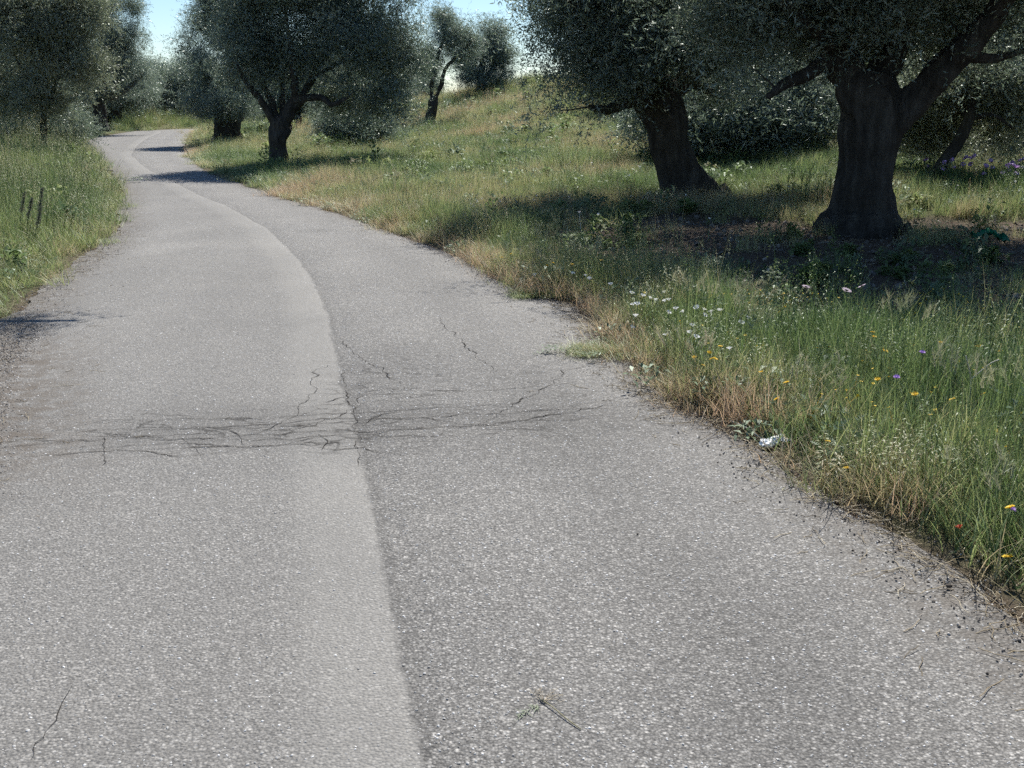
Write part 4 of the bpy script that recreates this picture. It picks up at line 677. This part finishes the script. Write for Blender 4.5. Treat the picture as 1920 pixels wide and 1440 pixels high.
# slope and grove floor
sets = []
for n0, y0, y1, scl, seed in ((4600, 5, 20, 1.0, 52), (7500, 19, 40, 1.2, 53), (7500, 39, 80, 1.7, 54)):
    xm = y1 * .56 + 1.5
    r, x, y, sr, sl, fr = zone(n0 * 2, -xm, xm, y0, y1, seed)
    b = bareness(x, y); nz = fbm(x * .55, y * .55, 4, 62); n2 = fbm(x * .2, y * .2, 3, 77)
    k = fr & (sr > np.where(y < 14, 2.4, .05)) & (r.uniform(size=len(x)) < np.clip(1.05 - b * 1.05, .05, 1))
    x, y, s_, nz, n2 = x[k], y[k], sr[k], nz[k], n2[k]; n = len(x)
    tint = .42 + (nz - .47) * 1.2 + (n2 - .47) * .8 + r.normal(size=n) * .10 + .5 * np.exp(-s_ / .3)
    iris = np.exp(-((x - 7.2) / 1.6) ** 2 - ((y - 15.8) / 1.5) ** 2); tint -= .35 * iris
    u = r.uniform(size=n); vid = np.select([u < .32, u < .54, u < .74, u < .79, u < .80, u < .89, u < .96], [0, 1, 2, 3, 4, 5, 6], 7)
    hs = (.55 + .75 * nz) * np.clip(.45 + s_ * .6, 0, 1) * (1 + .5 * iris); sets.append(mk(r, x, y, np.full(n, scl), vid, tint, hs))
grass('meadow_grass', 'patchy green and straw coloured grass over the right slope', sets)
# left verge and grove
sets = []
for n0, y0, y1, scl, seed, x0 in ((3000, 8.0, 20, 1.2, 55, -14), (5000, 19, 42, 1.4, 56, -28), (3600, 41, 95, 1.9, 57, -50)):
    r, x, y, sr, sl, fr = zone(n0, x0, -3, y0, y1, seed)
    nz = fbm(x * .8, y * .8, 4, 63); k = fr & (sl > .06 + .15 * nz) & (r.uniform(size=len(x)) < np.clip((y - 7.6) / 1.2, .06, 1)); x, y, s_, nz = x[k], y[k], sl[k], nz[k]; n = len(x)
    tint = .30 + (nz - .47) * .9 + r.normal(size=n) * .1 + .6 * np.exp(-s_ / .22) * np.where(y < 13, 1, .5)
    u = r.uniform(size=n); vid = np.select([u < .24, u < .46, u < .58, u < .64, u < .66, u < .70, u < .74, u < .93], [0, 1, 2, 3, 4, 5, 6, 7], 8)
    sets.append(mk(r, x, y, np.full(n, scl), vid, tint, np.clip(.35 + .75 * s_, .3, 1.2) * (.75 + .5 * nz) * np.clip((y - 6.5) / 4, .4, 1)))
grass('verge_grass', 'lush tall grass on the left road bank', sets)

# ---------------------------------------------------------------- stone chips, gravel, clods, straw
def chip(seed, flat, mat, nv=7):
    r = np.random.default_rng(seed); th = np.sort(r.uniform(0, 6.28, nv)); rad = r.uniform(.6, 1.0, nv)
    lo = np.c_[np.cos(th) * rad, np.sin(th) * rad * .8, np.full(nv, -.3 * flat)]; hi = np.c_[np.cos(th) * rad * .72 + r.normal() * .1, np.sin(th) * rad * .58, flat * r.uniform(.6, 1.1, nv)]
    V = np.vstack([lo, hi, [[0, 0, flat * 1.05]]]); j = np.arange(nv); j2 = (j + 1) % nv; mb = MB(); mb.add(V, np.stack([j, j2, j2 + nv, j + nv], 1), r.uniform())
    mb.F.setdefault(3, []).append(np.stack([j + nv, j2 + nv, np.full(nv, 2 * nv)], 1)); return mb.mesh('stone_chip', mat)
def mat_chip(name, stops, rough=.6):
    m = Mat(name); t = m.attr('tint', 'INSTANCER'); c = m.ramp(t, stops); nz = m.noise(m.obj_co(), 3, 3); c = m.mix(m.math('MULTIPLY', nz, .35), c, (.3, .29, .27)); return m.set(c, rough, .4)
chipm = mat_chip('limestone_chip', [(0, (.16, .157, .15)), (.45, (.34, .335, .32)), (.8, (.55, .54, .52)), (1, (.80, .79, .77))])
gravm = mat_chip('earth_gravel', [(0, (.075, .063, .052)), (.4, (.14, .115, .092)), (.75, (.28, .24, .20)), (1, (.58, .55, .50))], .9)
scatter_nodes('chip', [chip(i, .28, chipm) for i in range(6)])
scatter_nodes('gravel', [chip(i + 30, .7, gravm) for i in range(6)])
def strawm():
    r = np.random.default_rng(3); out = []
    m = mat_grass('straw', [(0, (.10, .07, .045)), (.5, (.30, .23, .14)), (1, (.55, .48, .36))], .15)
    for s in range(4):
        mb = MB(); P = np.c_[np.linspace(-.5, .5, 6), np.cumsum(r.normal(size=6)) * .06, np.abs(r.normal(size=6)) * .02]; tube(mb, P, .016, 3, None, False, .5); out.append(mb.mesh('straw', m))
    return out
scatter_nodes('straw', strawm())
def road_pts(n, y0, y1, seed, power=1.0):
    r = np.random.default_rng(seed); y = y0 + (y1 - y0) * r.uniform(size=n) ** power; a = lx(y); x = a + (rx(y) - a) * r.uniform(size=n)
    i = np.clip(np.searchsorted(ys, y), 0, len(ys) - 1); z = np.array([np.interp(xx, XX[j], Zr[j]) for xx, j in zip(x, i)]); return r, x, y, z
r, x, y, z = road_pts(40000, 1.6, 15, 71, 1.35)
lat_ = x - sx(y); k = r.uniform(size=len(x)) < np.where(lat_ > 0, 1.0, np.where(lat_ > -.32, .22, .55)); x, y, z = x[k], y[k], z[k]; n = len(x)
sz = (.0034 + .0056 * r.uniform(size=n) ** 2.2) * np.clip(.85 + y * .02, .8, 1.2)
o = scatter('stone_chips', 'chip', np.c_[x, y, z + .0005], np.c_[r.normal(size=n) * .15, r.normal(size=n) * .15, r.uniform(0, 6.28, n)], sz, r.integers(0, 6, n), r.beta(1.5, 1.6, n), road); o['kind'] = 'stuff'
# loose gravel and earth along both edges
P = []; r = np.random.default_rng(81)
def edge_pts(n, fn, sgn, y0, y1, w, off):
    y = r.uniform(y0, y1, n); d = r.exponential(w, n) * np.where(r.uniform(size=n) < .5, -1, 1) + off; x = fn(y) + sgn * d; return x, y
ex = [edge_pts(5200, lx, 1, 3.5, 14, .24, .12), edge_pts(12000, lx, 1, 4.0, 8.0, .26, .28), edge_pts(4200, rx, -1, 1.8, 13, .09, .03), edge_pts(1800, rx, -1, 13, 26, .12, .0), edge_pts(1500, rx, -1, 1.5, 5, .16, .1)]
x = np.concatenate([e[0] for e in ex]); y = np.concatenate([e[1] for e in ex]); n = len(x)
z = np.maximum(hill(x, y), np.where((x > lx(y)) & (x < rx(y)), .012, -1)); sz = .0022 + .006 * r.uniform(size=n) ** 3.0
o = scatter('loose_gravel', 'gravel', np.c_[x, y, z], np.c_[r.normal(size=n) * .4, r.normal(size=n) * .4, r.uniform(0, 6.28, n)], sz, r.integers(0, 6, n), r.beta(1.3, 1.2, n)); tag(o, 'loose earth and gravel crumbs along the road edges', 'gravel', None, 'stuff')
# clods in the furrow and under the trees
r, x, y, sr, sl, fr = zone(9000, 0, 10, 4, 18, 91); b = bareness(x, y); k = fr & (sr > 1.2) & (r.uniform(size=len(x)) < b * 1.1); x, y = x[k], y[k]; n = len(x)
o = scatter('earth_clods', 'gravel', np.c_[x, y, hill(x, y) + .005], r.normal(size=(n, 3)), .008 + .045 * r.uniform(size=n) ** 4, r.integers(0, 6, n), r.beta(1.2, 3.2, n)); tag(o, 'brown earth clods in the furrow before the big olive', 'soil', None, 'stuff')
r = np.random.default_rng(95); ex = [edge_pts(900, rx, -1, 2.2, 9, .10, .03), edge_pts(260, lx, 1, 4, 12, .2, .1)]
x = np.concatenate([e[0] for e in ex]); y = np.concatenate([e[1] for e in ex]); n = len(x); z = np.maximum(hill(x, y), np.where((x > lx(y)) & (x < rx(y)), .014, -1))
o = scatter('straw_litter', 'straw', np.c_[x, y, z + .004], np.c_[r.normal(size=n) * .08, r.normal(size=n) * .08, r.uniform(0, 6.28, n)], np.c_[.05 + .13 * r.uniform(size=n) ** 2, np.full(n, .10), np.full(n, .10)], r.integers(0, 4, n), r.uniform(size=n)); tag(o, 'dry straw bits scattered along the road edges', 'straw', None, 'stuff')

# ---------------------------------------------------------------- flowers, one object each
G = lambda n, c, **k: plain(n, c, **k)
stem_m = G('stem_green', (.10, .15, .05), trans=.1); white_m = G('white_petal', (.80, .80, .80), rough=.6, trans=.3); yel_m = G('yellow_petal', (.80, .55, .03), rough=.6, trans=.25)
lil_m = G('lilac_petal', (.42, .26, .62), rough=.6, trans=.3); pur_m = G('iris_petal', (.56, .36, .66), rough=.6, trans=.3); pink_m = G('pale_pink_petal', (.75, .62, .74), rough=.6, trans=.3)
red_m = G('red_petal', (.62, .06, .03), rough=.6, trans=.3); dark_m = G('dark_disc', (.06, .03, .05)); sword_m = G('sword_leaf', (.07, .14, .04), trans=.3); umb_m = G('umbel_cream', (.55, .60, .48), trans=.3)
def funnel(R, depth, lobes, seed):
    r = np.random.default_rng(seed); mb = MB(); nt = lobes * 4; th = np.linspace(0, 2 * PI, nt, endpoint=False); V = [[0, 0, -depth]]
    for q, zz in ((.25, -.7), (.6, -.3), (1.0, 0)):
        rr = R * q * (1 + (.07 * np.cos(lobes * th) if q == 1 else 0)); V += list(np.c_[np.cos(th) * rr, np.sin(th) * rr, np.full(nt, depth * zz) + r.normal(size=nt) * .03 * R])
    j = np.arange(nt); j2 = (j + 1) % nt; F4 = np.vstack([np.stack([1 + k * nt + j, 1 + k * nt + j2, 1 + (k + 1) * nt + j2, 1 + (k + 1) * nt + j], 1) for k in (0, 1)])
    mb.add(V, F4); mb.F.setdefault(3, []).append(np.stack([np.zeros(nt, int), 1 + j2, 1 + j], 1)); return mb
def rays(R, n, w, lift, seed, rows=1):
    r = np.random.default_rng(seed); mb = MB()
    for q in range(rows):
        for k in range(n):
            a = 2 * PI * (k + .5 * q) / n + r.normal() * .06; d = np.array([math.cos(a), math.sin(a), 0]); s = np.array([-d[1], d[0], 0]) * w / 2; L = R * (1 - .28 * q) * r.uniform(.9, 1.05); zz = lift * (1 + q)
            mb.add([d * R * .15 - s * .5, d * L * .75 - s + [0, 0, zz * .7], d * L + [0, 0, zz], d * L * .75 + s + [0, 0, zz * .7], d * R * .15 + s * .5], [[0, 1, 2, 3, 4]])
    return mb
def dome(R, h, seed=0):
    mb = MB(); V = [[0, 0, h]]; n = 10; th = np.linspace(0, 2 * PI, n, endpoint=False)
    for q, zz in ((.6, .75), (1, .1), (.8, -.3)): V += list(np.c_[np.cos(th) * R * q, np.sin(th) * R * q, np.full(n, h * zz)])
    j = np.arange(n); j2 = (j + 1) % n; mb.add(V, np.vstack([np.stack([1 + k * n + j, 1 + (k + 1) * n + j, 1 + (k + 1) * n + j2, 1 + k * n + j2], 1) for k in (0, 1)])); mb.F.setdefault(3, []).append(np.stack([np.zeros(n, int), 1 + j, 1 + j2], 1)); return mb
def stalk_mesh(h, lean, seed, rad=.0018, leaves=3, lw=.012):
    r = np.random.default_rng(seed); mb = MB(); t = np.linspace(0, 1, 7); P = np.c_[lean[0] * (t - 1), lean[1] * (t - 1), h * (t - 1)]; P[1:-1, :2] += r.normal(size=(5, 2)) * .006; tube(mb, P, rad, 5)
    for k in range(leaves): blade(mb, P[0] + [0, 0, h * r.uniform(.0, .5)], r.uniform(0, 6.28), r.uniform(.4, 1), min(.16, h * .7), lw, .4, r.uniform())
    return mb.mesh('stem', stem_m, True)
def flower(name, x, y, h, label, cat, group, bloom_mb, bm, disc=None, dm=None, tilt=.4, seed=0, bloom='petals', sc=1.0):
    r = np.random.default_rng(seed + 500); z = hz(x, y); e = empty(name, (x, y, z)); tag(e, label, cat, group)
    ta, tb = r.uniform(-tilt, tilt), r.uniform(-tilt, tilt)
    o = obj('stem', stalk_mesh(h, r.normal(size=2) * .03, seed), e, (0, 0, h))
    p = obj(bloom, bloom_mb, e, (0, 0, h + .002)); p.rotation_euler = (ta - .15, tb, r.uniform(0, 6.28)); p.scale = (sc * r.uniform(.85, 1.15),) * 3
    if disc is not None:
        q = obj('disc', disc, e, (0, 0, h + .003)); q.rotation_euler = p.rotation_euler; q.scale = p.scale
    return e
wm = [funnel(.0185, .018, 5, s).mesh('petals', white_m, True) for s in range(3)]; wd = dome(.005, .004).mesh('throat', G('cream_throat', (.75, .72, .45)), True)
oW = order(WHITE[:-2])
for i, (x, y, h) in enumerate(WHITE):
    lab = 'white bindweed flower, %s in the roadside patch' % oW[i] if i in oW else ''
    if i == len(WHITE) - 2: lab = 'lone white flower in the shade before the leaning olive trunk'
    if i == len(WHITE) - 1: lab = 'lone white flower at the dark furrow right of the bindweed patch'
    flower('bindweed_flower', x, y, h, lab, 'flower', 'white bindweed flowers in the right verge', wm[i % 3], white_m, wd, None, .5, i)
ym = [rays(.017, 13, .006, .003, s, 2).mesh('petals', yel_m) for s in range(2)]; yd = dome(.005, .004).mesh('disc', G('yellow_disc', (.70, .42, .02)), True)
oY = order(YELLOW)
for i, (x, y, h) in enumerate(YELLOW):
    lab = 'yellow daisy-like flower, %s among those in the right verge' % oY[i]
    flower('yellow_flower', x, y, h, lab, 'flower', 'yellow flowers in the right verge', ym[i % 2], yel_m, yd, None, .5, 40 + i, sc=1.0 if y > 4 else 1.15)
for i, (x, y, h) in enumerate(LILAC):
    lab = ['lilac scabious flower in the grass left of the dry stalk', 'lilac scabious flower in the middle of the near grass', 'small lilac flower beside a yellow one at the right picture edge'][i]
    flower('lilac_flower', x, y, h, lab, 'flower', None, rays(.018, 11, .008, .006, i, 2).mesh('petals', lil_m), lil_m, dome(.007, .006).mesh('disc', lil_m, True), None, .4, 90 + i)
for i, (x, y, h) in enumerate(DAISY):
    lab = ['left one of two pale pink daisies against the dark shade', 'right one of two pale pink daisies against the dark shade', 'faded pink daisy at the edge of the furrow'][i]
    flower('pink_daisy', x, y, h, lab, 'flower', None, rays(.03, 15, .009, .004, i).mesh('petals', pink_m), pink_m, dome(.011, .006).mesh('disc', dark_m, True), None, .5, 100 + i)
x, y, h = POPPY[0]
flower('poppy', x, y, max(h, .1), 'small red poppy low in the shaded grass edge at right', 'flower', None, funnel(.012, .012, 4, 3).mesh('petals', red_m, True), red_m, None, None, .6, 111)
# irises behind the big olive
for i, (x, y, zt) in enumerate(IRIS):
    z = hz(x, y); e = empty('iris', (x, y, z)); H = max(.35, zt - z); r = np.random.default_rng(200 + i)
    tag(e, 'lilac iris with sword leaves behind the big olive, %s of the row' % order(IRIS)[i], 'flower', 'purple irises behind the big olive')
    mb = MB()
    for k in range(16): blade(mb, np.array([*(r.normal(size=2) * .05), -.02]), r.uniform(0, 6.28), abs(r.normal()) * .18, H * r.uniform(.6, .95), .024, r.uniform(0, .35), .5, 4)
    obj('leaves', mb.mesh('leaves', sword_m), e)
    mb = MB(); tube(mb, np.array([[0, 0, 0], [.01, 0, H * .5], [0, .01, H]]), .004, 5); obj('stem', mb.mesh('stem', stem_m, True), e)
    for q in range(3):
        b = obj('bloom', rays(.045, 6, .032, .02 if q % 2 else -.02, i + q, 2).mesh('bloom', pur_m), e, (r.normal() * .02, r.normal() * .02, H - .06 * q)); b.rotation_euler = (r.normal() * .4, r.normal() * .4, 0)
for i, (x, y, zt) in enumerate(UMBEL):
    z = hz(x, y); e = empty('umbel_plant', (x, y, z)); H = max(.3, zt - z); r = np.random.default_rng(260 + i)
    tag(e, 'weed with whitish flower heads beside the big trunk, %s of its group' % order(UMBEL)[i], 'plant', 'whitish flowering weeds left of the big trunk')
    mb = MB(); hb = MB()
    for k in range(7):
        a = r.uniform(0, 6.28); t0 = r.uniform(.35, .8) * H; tip = np.array([math.cos(a) * .12 * r.uniform(.3, 1), math.sin(a) * .12 * r.uniform(.3, 1), H * r.uniform(.8, 1.02)]); tube(mb, np.array([[0, 0, t0], tip * [.6, .6, .9], tip]), .0022, 4)
        for q in range(9):
            c = tip + r.normal(size=3) * [.018, .018, .006]; s = .007; hb.add([c + [-s, 0, 0], c + [0, -s, .002], c + [s, 0, 0], c + [0, s, .002]], [[0, 1, 2, 3]])
    tube(mb, np.array([[0, 0, -.02], [.01, 0, H * .5], [0, 0, H * .85]]), .004, 5)
    for k in range(14): blade(mb, np.array([0, 0, r.uniform(0, .5) * H]), r.uniform(0, 6.28), r.uniform(.5, 1.2), .14, .018, .5, .5)
    obj('stem', mb.mesh('stem', stem_m), e); obj('flower_heads', hb.mesh('flower_heads', umb_m), e)
dk_m = G('dock_seed', (.05, .058, .034))
for i, (x, y, zt) in enumerate(DOCK):
    z = hz(x, y); H = max(.45, zt - z); e = empty('dock_plant', (x, y, z)); r = np.random.default_rng(280 + i)
    tag(e, ['tallest dark dock spike in the left bank grass', 'leftmost dark dock spike in the left bank grass', 'short dark dock spike below the tallest one', 'small dark dock spike between the other spikes'][i], 'plant', 'dock plants in the left bank')
    mb = MB(); tube(mb, np.array([[-.05, 0, -.02], [0, 0, H * .5], [.09, 0, H]]), .004, 5)
    for k in range(5): blade(mb, np.array([-.01, 0, .03]), r.uniform(0, 6.28), r.uniform(.3, .8), .26, .05, .5, .5)
    obj('stem', mb.mesh('stem', stem_m), e); hb = MB()
    for k in range(240):
        t = r.uniform(.62, 1); c = np.array([.18 * (t - .5), 0, H * t]) + r.normal(size=3) * [.014, .014, .012] * (1.5 - t * .9); s = .007; hb.add([c + [-s, 0, 0], c + [0, -s, -.004], c + [s, 0, .002], c + [0, s, .006]], [[0, 1, 2, 3]])
    obj('seed_spike', hb.mesh('seed_spike', dk_m), e)

# ---------------------------------------------------------------- small things on the road and verge
def lump(R, seed, mat, rough=.35, sub=2, squash=.7):
    bm = bmesh.new(); bmesh.ops.create_icosphere(bm, subdivisions=sub, radius=1); r = np.random.default_rng(seed); K = r.normal(size=(7, 3)) * 2.2; ph = r.uniform(0, 6, 7)
    for v in bm.verts:
        c = np.array(v.co); d = 1 + rough * sum(math.sin(K[i] @ c + ph[i]) for i in range(7)) / 4; v.co = Vector((c[0] * d * R, c[1] * d * R * .8, c[2] * d * R * squash))
    me = bpy.data.meshes.new('lump'); bm.to_mesh(me); bm.free(); me.materials.append(mat); return me
st_m = G('dark_clod', (.07, .058, .048), rough=.95)
for i, (x, y) in enumerate(STONES):
    o = obj('clod', lump(.0055 if i else .011, 300 + i, st_m), None, (x, y, max(hz(x, y), .016) + .004)); o.rotation_euler = (0, 0, i * 1.3)
    tag(o, 'largest dark clod on the asphalt near the right edge' if i == 0 else 'small dark earth crumb on the asphalt, %s of the crumbs' % order(STONES)[i], 'clod', 'dark crumbs on the road')
pap = empty('crumpled_paper', (1.27, 4.99, hz(1.27, 4.99))); tag(pap, 'crumpled white paper litter at the right road edge', 'paper litter')
pm = G('white_paper', (.80, .80, .78), rough=.8)
def crumple(R, seed):
    me = lump(R, seed, pm, .5, 3, .55); r = np.random.default_rng(seed)
    for v in me.vertices: v.co += Vector(r.normal(size=3) * R * .07)
    return me
a = obj('crumpled_end', crumple(.034, 5), pap, (-.02, -.01, .022)); b = obj('torn_sheet', crumple(.032, 9), pap, (.035, .03, .030)); b.scale = (1.3, 1, .6); b.rotation_euler = (.4, -.3, .5)
c = obj('torn_sheet', crumple(.018, 12), pap, (.075, .02, .03)); c.scale = (1.4, 1, .5)
mb = MB(); tube(mb, np.array([[1.15, 5.40, .02], [1.20, 5.24, .032], [1.25, 5.07, .022]]), [.003, .004, .003], 6); o = obj('stick', mb.mesh('stick', G('bleached_wood', (.45, .42, .36)), True)); tag(o, 'pale dry stick lying beside the crumpled paper', 'stick')
mb = MB(); tube(mb, smoothpath([[2.30, 5.25, .02], [2.22, 5.0, .22], [2.20, 4.95, .36], [2.12, 4.85, .50]], 12), np.linspace(.006, .003, 12), 6); tube(mb, smoothpath([[2.2, 4.95, .36], [2.27, 4.93, .44], [2.3, 4.9, .47]], 6), .003, 5)
o = obj('dry_stalk', mb.mesh('dry_stalk', G('dry_stalk_skin', (.50, .47, .40)), True)); tag(o, 'bleached dry stalk standing in the near right grass', 'stalk')
# uprooted weed on the asphalt
wz = road_z(.1, 2.69); e = empty('uprooted_weed', (.08, 2.66, wz)); tag(e, 'uprooted wilted weed lying on the near asphalt', 'weed')
r = np.random.default_rng(410); mb = MB()
for k in range(34):
    t = r.uniform(); c0 = np.array([-.01 - .045 * t, -.005 - .05 * t, .004]) + r.normal(size=3) * [.006, .006, .0]; n0 = len(mb.V)
    blade(mb, c0, r.normal() * .9 + 3.9, r.uniform(.6, 1.6), .026 * r.uniform(.4, 1.1), .0028, r.normal() * .5, .5)
for q in mb.V: q[:, 2] = np.clip(q[:, 2] * .4, .002, .016)
obj('leaves', mb.mesh('leaves', G('wilted_leaf', (.26, .30, .20), trans=.2)), e)
mb = MB()
for k in range(18):
    a = r.normal() * .7 + 1.4; P = [[.01, .01, .008]]
    for q in range(4): a += r.normal() * .5; P.append([P[-1][0] + math.cos(a) * .016, P[-1][1] + math.sin(a) * .016, abs(r.normal()) * .008 + .004])
    tube(mb, smoothpath(P, 8), .0007, 3)
obj('roots', mb.mesh('roots', G('pale_root', (.40, .34, .25))), e)
mb = MB(); tube(mb, smoothpath([[.0, .02, .006], [.03, -.02, .008], [.07, -.08, .006], [.105, -.125, .004]], 10), [.0016] * 10, 5); obj('stem', mb.mesh('stem', G('wilted_stem', (.22, .2, .11)), True), e)
# green plastic scrap in the shade
gx0, gy0 = 5.25, 12.0; nU, nV = 16, 5; U_, V_ = np.meshgrid(np.linspace(0, 1, nU), np.linspace(-1, 1, nV)); t = U_.ravel(); v = V_.ravel()
px = gx0 - .02 + .22 * t - .03 * np.sin(t * 5); py = gy0 + .12 - .3 * t + v * .08; pz = .05 + .06 * np.sin(t * PI) + .04 * np.sin(v * 3 + t * 9) + .02 * np.cos(t * 21)
I = np.arange(nU * nV).reshape(nV, nU); FF = np.stack([I[:-1, :-1], I[:-1, 1:], I[1:, 1:], I[1:, :-1]], -1).reshape(-1, 4)
gz = hz(gx0, gy0); me = mesh_np('plastic_scrap', np.c_[px, py, pz + gz + .05], FF, G('green_plastic', (.008, .17, .09), rough=.35, spec=.5, trans=.25), True)
o = obj('plastic_scrap', me); sm = o.modifiers.new('thick', 'SOLIDIFY'); sm.thickness = .004; tag(o, 'crumpled green plastic scrap in the shade right of the big olive', 'plastic scrap')

# small pale flower heads over the slope
def pip(seed):
    mb = rays(.014, 6, .010, .004, seed, 1); tube(mb, np.array([[0, 0, -.3], [.004, 0, -.15], [0, 0, 0]]), .0012, 3, None, False); return mb.mesh('pale_flower', white_m)
scatter_nodes('pale_flower', [pip(i) for i in range(3)])
r, x, y, sr, sl, fr = zone(2600, -12, 14, 12, 50, 131); nz = fbm(x * .5, y * .5, 3, 15); k = fr & (sr > .8) & (nz > .52); x, y = x[k], y[k]; n = len(x)
o = scatter('pale_flowers', 'pale_flower', np.c_[x, y, hill(x, y) + .27], np.c_[r.normal(size=n) * .5, r.normal(size=n) * .5, r.uniform(0, 6.28, n)], r.uniform(.7, 1.5, n), r.integers(0, 3, n), r.uniform(size=n)); tag(o, 'tiny pale flower heads dotted over the right slope', 'flowers', None, 'stuff')
def speck(seed):
    mb = rays(.008, 7, .006, .002, seed, 1); tube(mb, np.array([[0, 0, -.25], [.004, 0, -.12], [0, 0, 0]]), .001, 3, None, False); return mb.mesh('yellow_speck', yel_m)
scatter_nodes('yellow_speck', [speck(i) for i in range(2)])
r, x, y, sr, sl, fr = zone(900, .5, 5, 3, 8, 141); nz = fbm(x * 1.2, y * 1.2, 3, 17); k = fr & (sr > .3) & (nz > .47); x, y = x[k], y[k]; n = len(x)
o = scatter('yellow_specks', 'yellow_speck', np.c_[x, y, hill(x, y) + .24], np.c_[r.normal(size=n) * .4, r.normal(size=n) * .4, r.uniform(0, 6.28, n)], r.uniform(.7, 1.3, n), r.integers(0, 2, n), r.uniform(size=n)); tag(o, 'tiny yellow flower specks all through the near right grass', 'flowers', None, 'stuff')
# broad-leaved weeds in clumps over the verge, the furrow and the slope
P_ = []
for n0, y0, y1, scl, seed, th in ((2600, 3, 14, .75, 151, .50), (3600, 10, 26, 1.25, 152, .52), (2600, 25, 50, 1.8, 153, .53)):
    xm = y1 * .56 + 1.5; r, x, y, sr, sl, fr = zone(n0, -xm, xm, y0, y1, seed); nz = fbm(x * .9, y * .9, 3, 71); k = fr & ((sr > np.where(y < 9, .5, 1.0)) | ((sl > .3) & (y > 9))) & (nz > th) & (np.hypot(x - 5.25, y - 11.6) > .85) & (r.uniform(size=len(x)) < 1.05 - .6 * bareness(x, y)); x, y = x[k], y[k]; n = len(x)
    P_.append(mk(r, x, y, np.full(n, scl), r.integers(0, 6, n), .34 + r.normal(size=n) * .18))
P, R_, S_, Vd, Tn = (np.concatenate([q[k] for q in P_]) for k in range(5)); o = scatter('weeds', 'weed', P, R_, S_, Vd, Tn); tag(o, 'low broad-leaved weeds in clumps among the grass', 'weeds', None, 'stuff')
r, x, y, sr, sl, fr = zone(3000, -2, 10, 7, 24, 161); k = fr & (sr > 1.3) & (r.uniform(size=len(x)) < .25 + bareness(x, y) * .8); x, y = x[k], y[k]; n = len(x)
o = scatter('straw_litter', 'straw', np.c_[x, y, hill(x, y) + .03], np.c_[r.normal(size=n) * .5, r.normal(size=n) * .5, r.uniform(0, 6.28, n)], np.c_[.08 + .22 * r.uniform(size=n) ** 2, np.full(n, .2), np.full(n, .2)], r.integers(0, 4, n), r.uniform(size=n)); tag(o, 'dry stalks and twigs lying on the soil before the olives', 'straw', None, 'stuff')
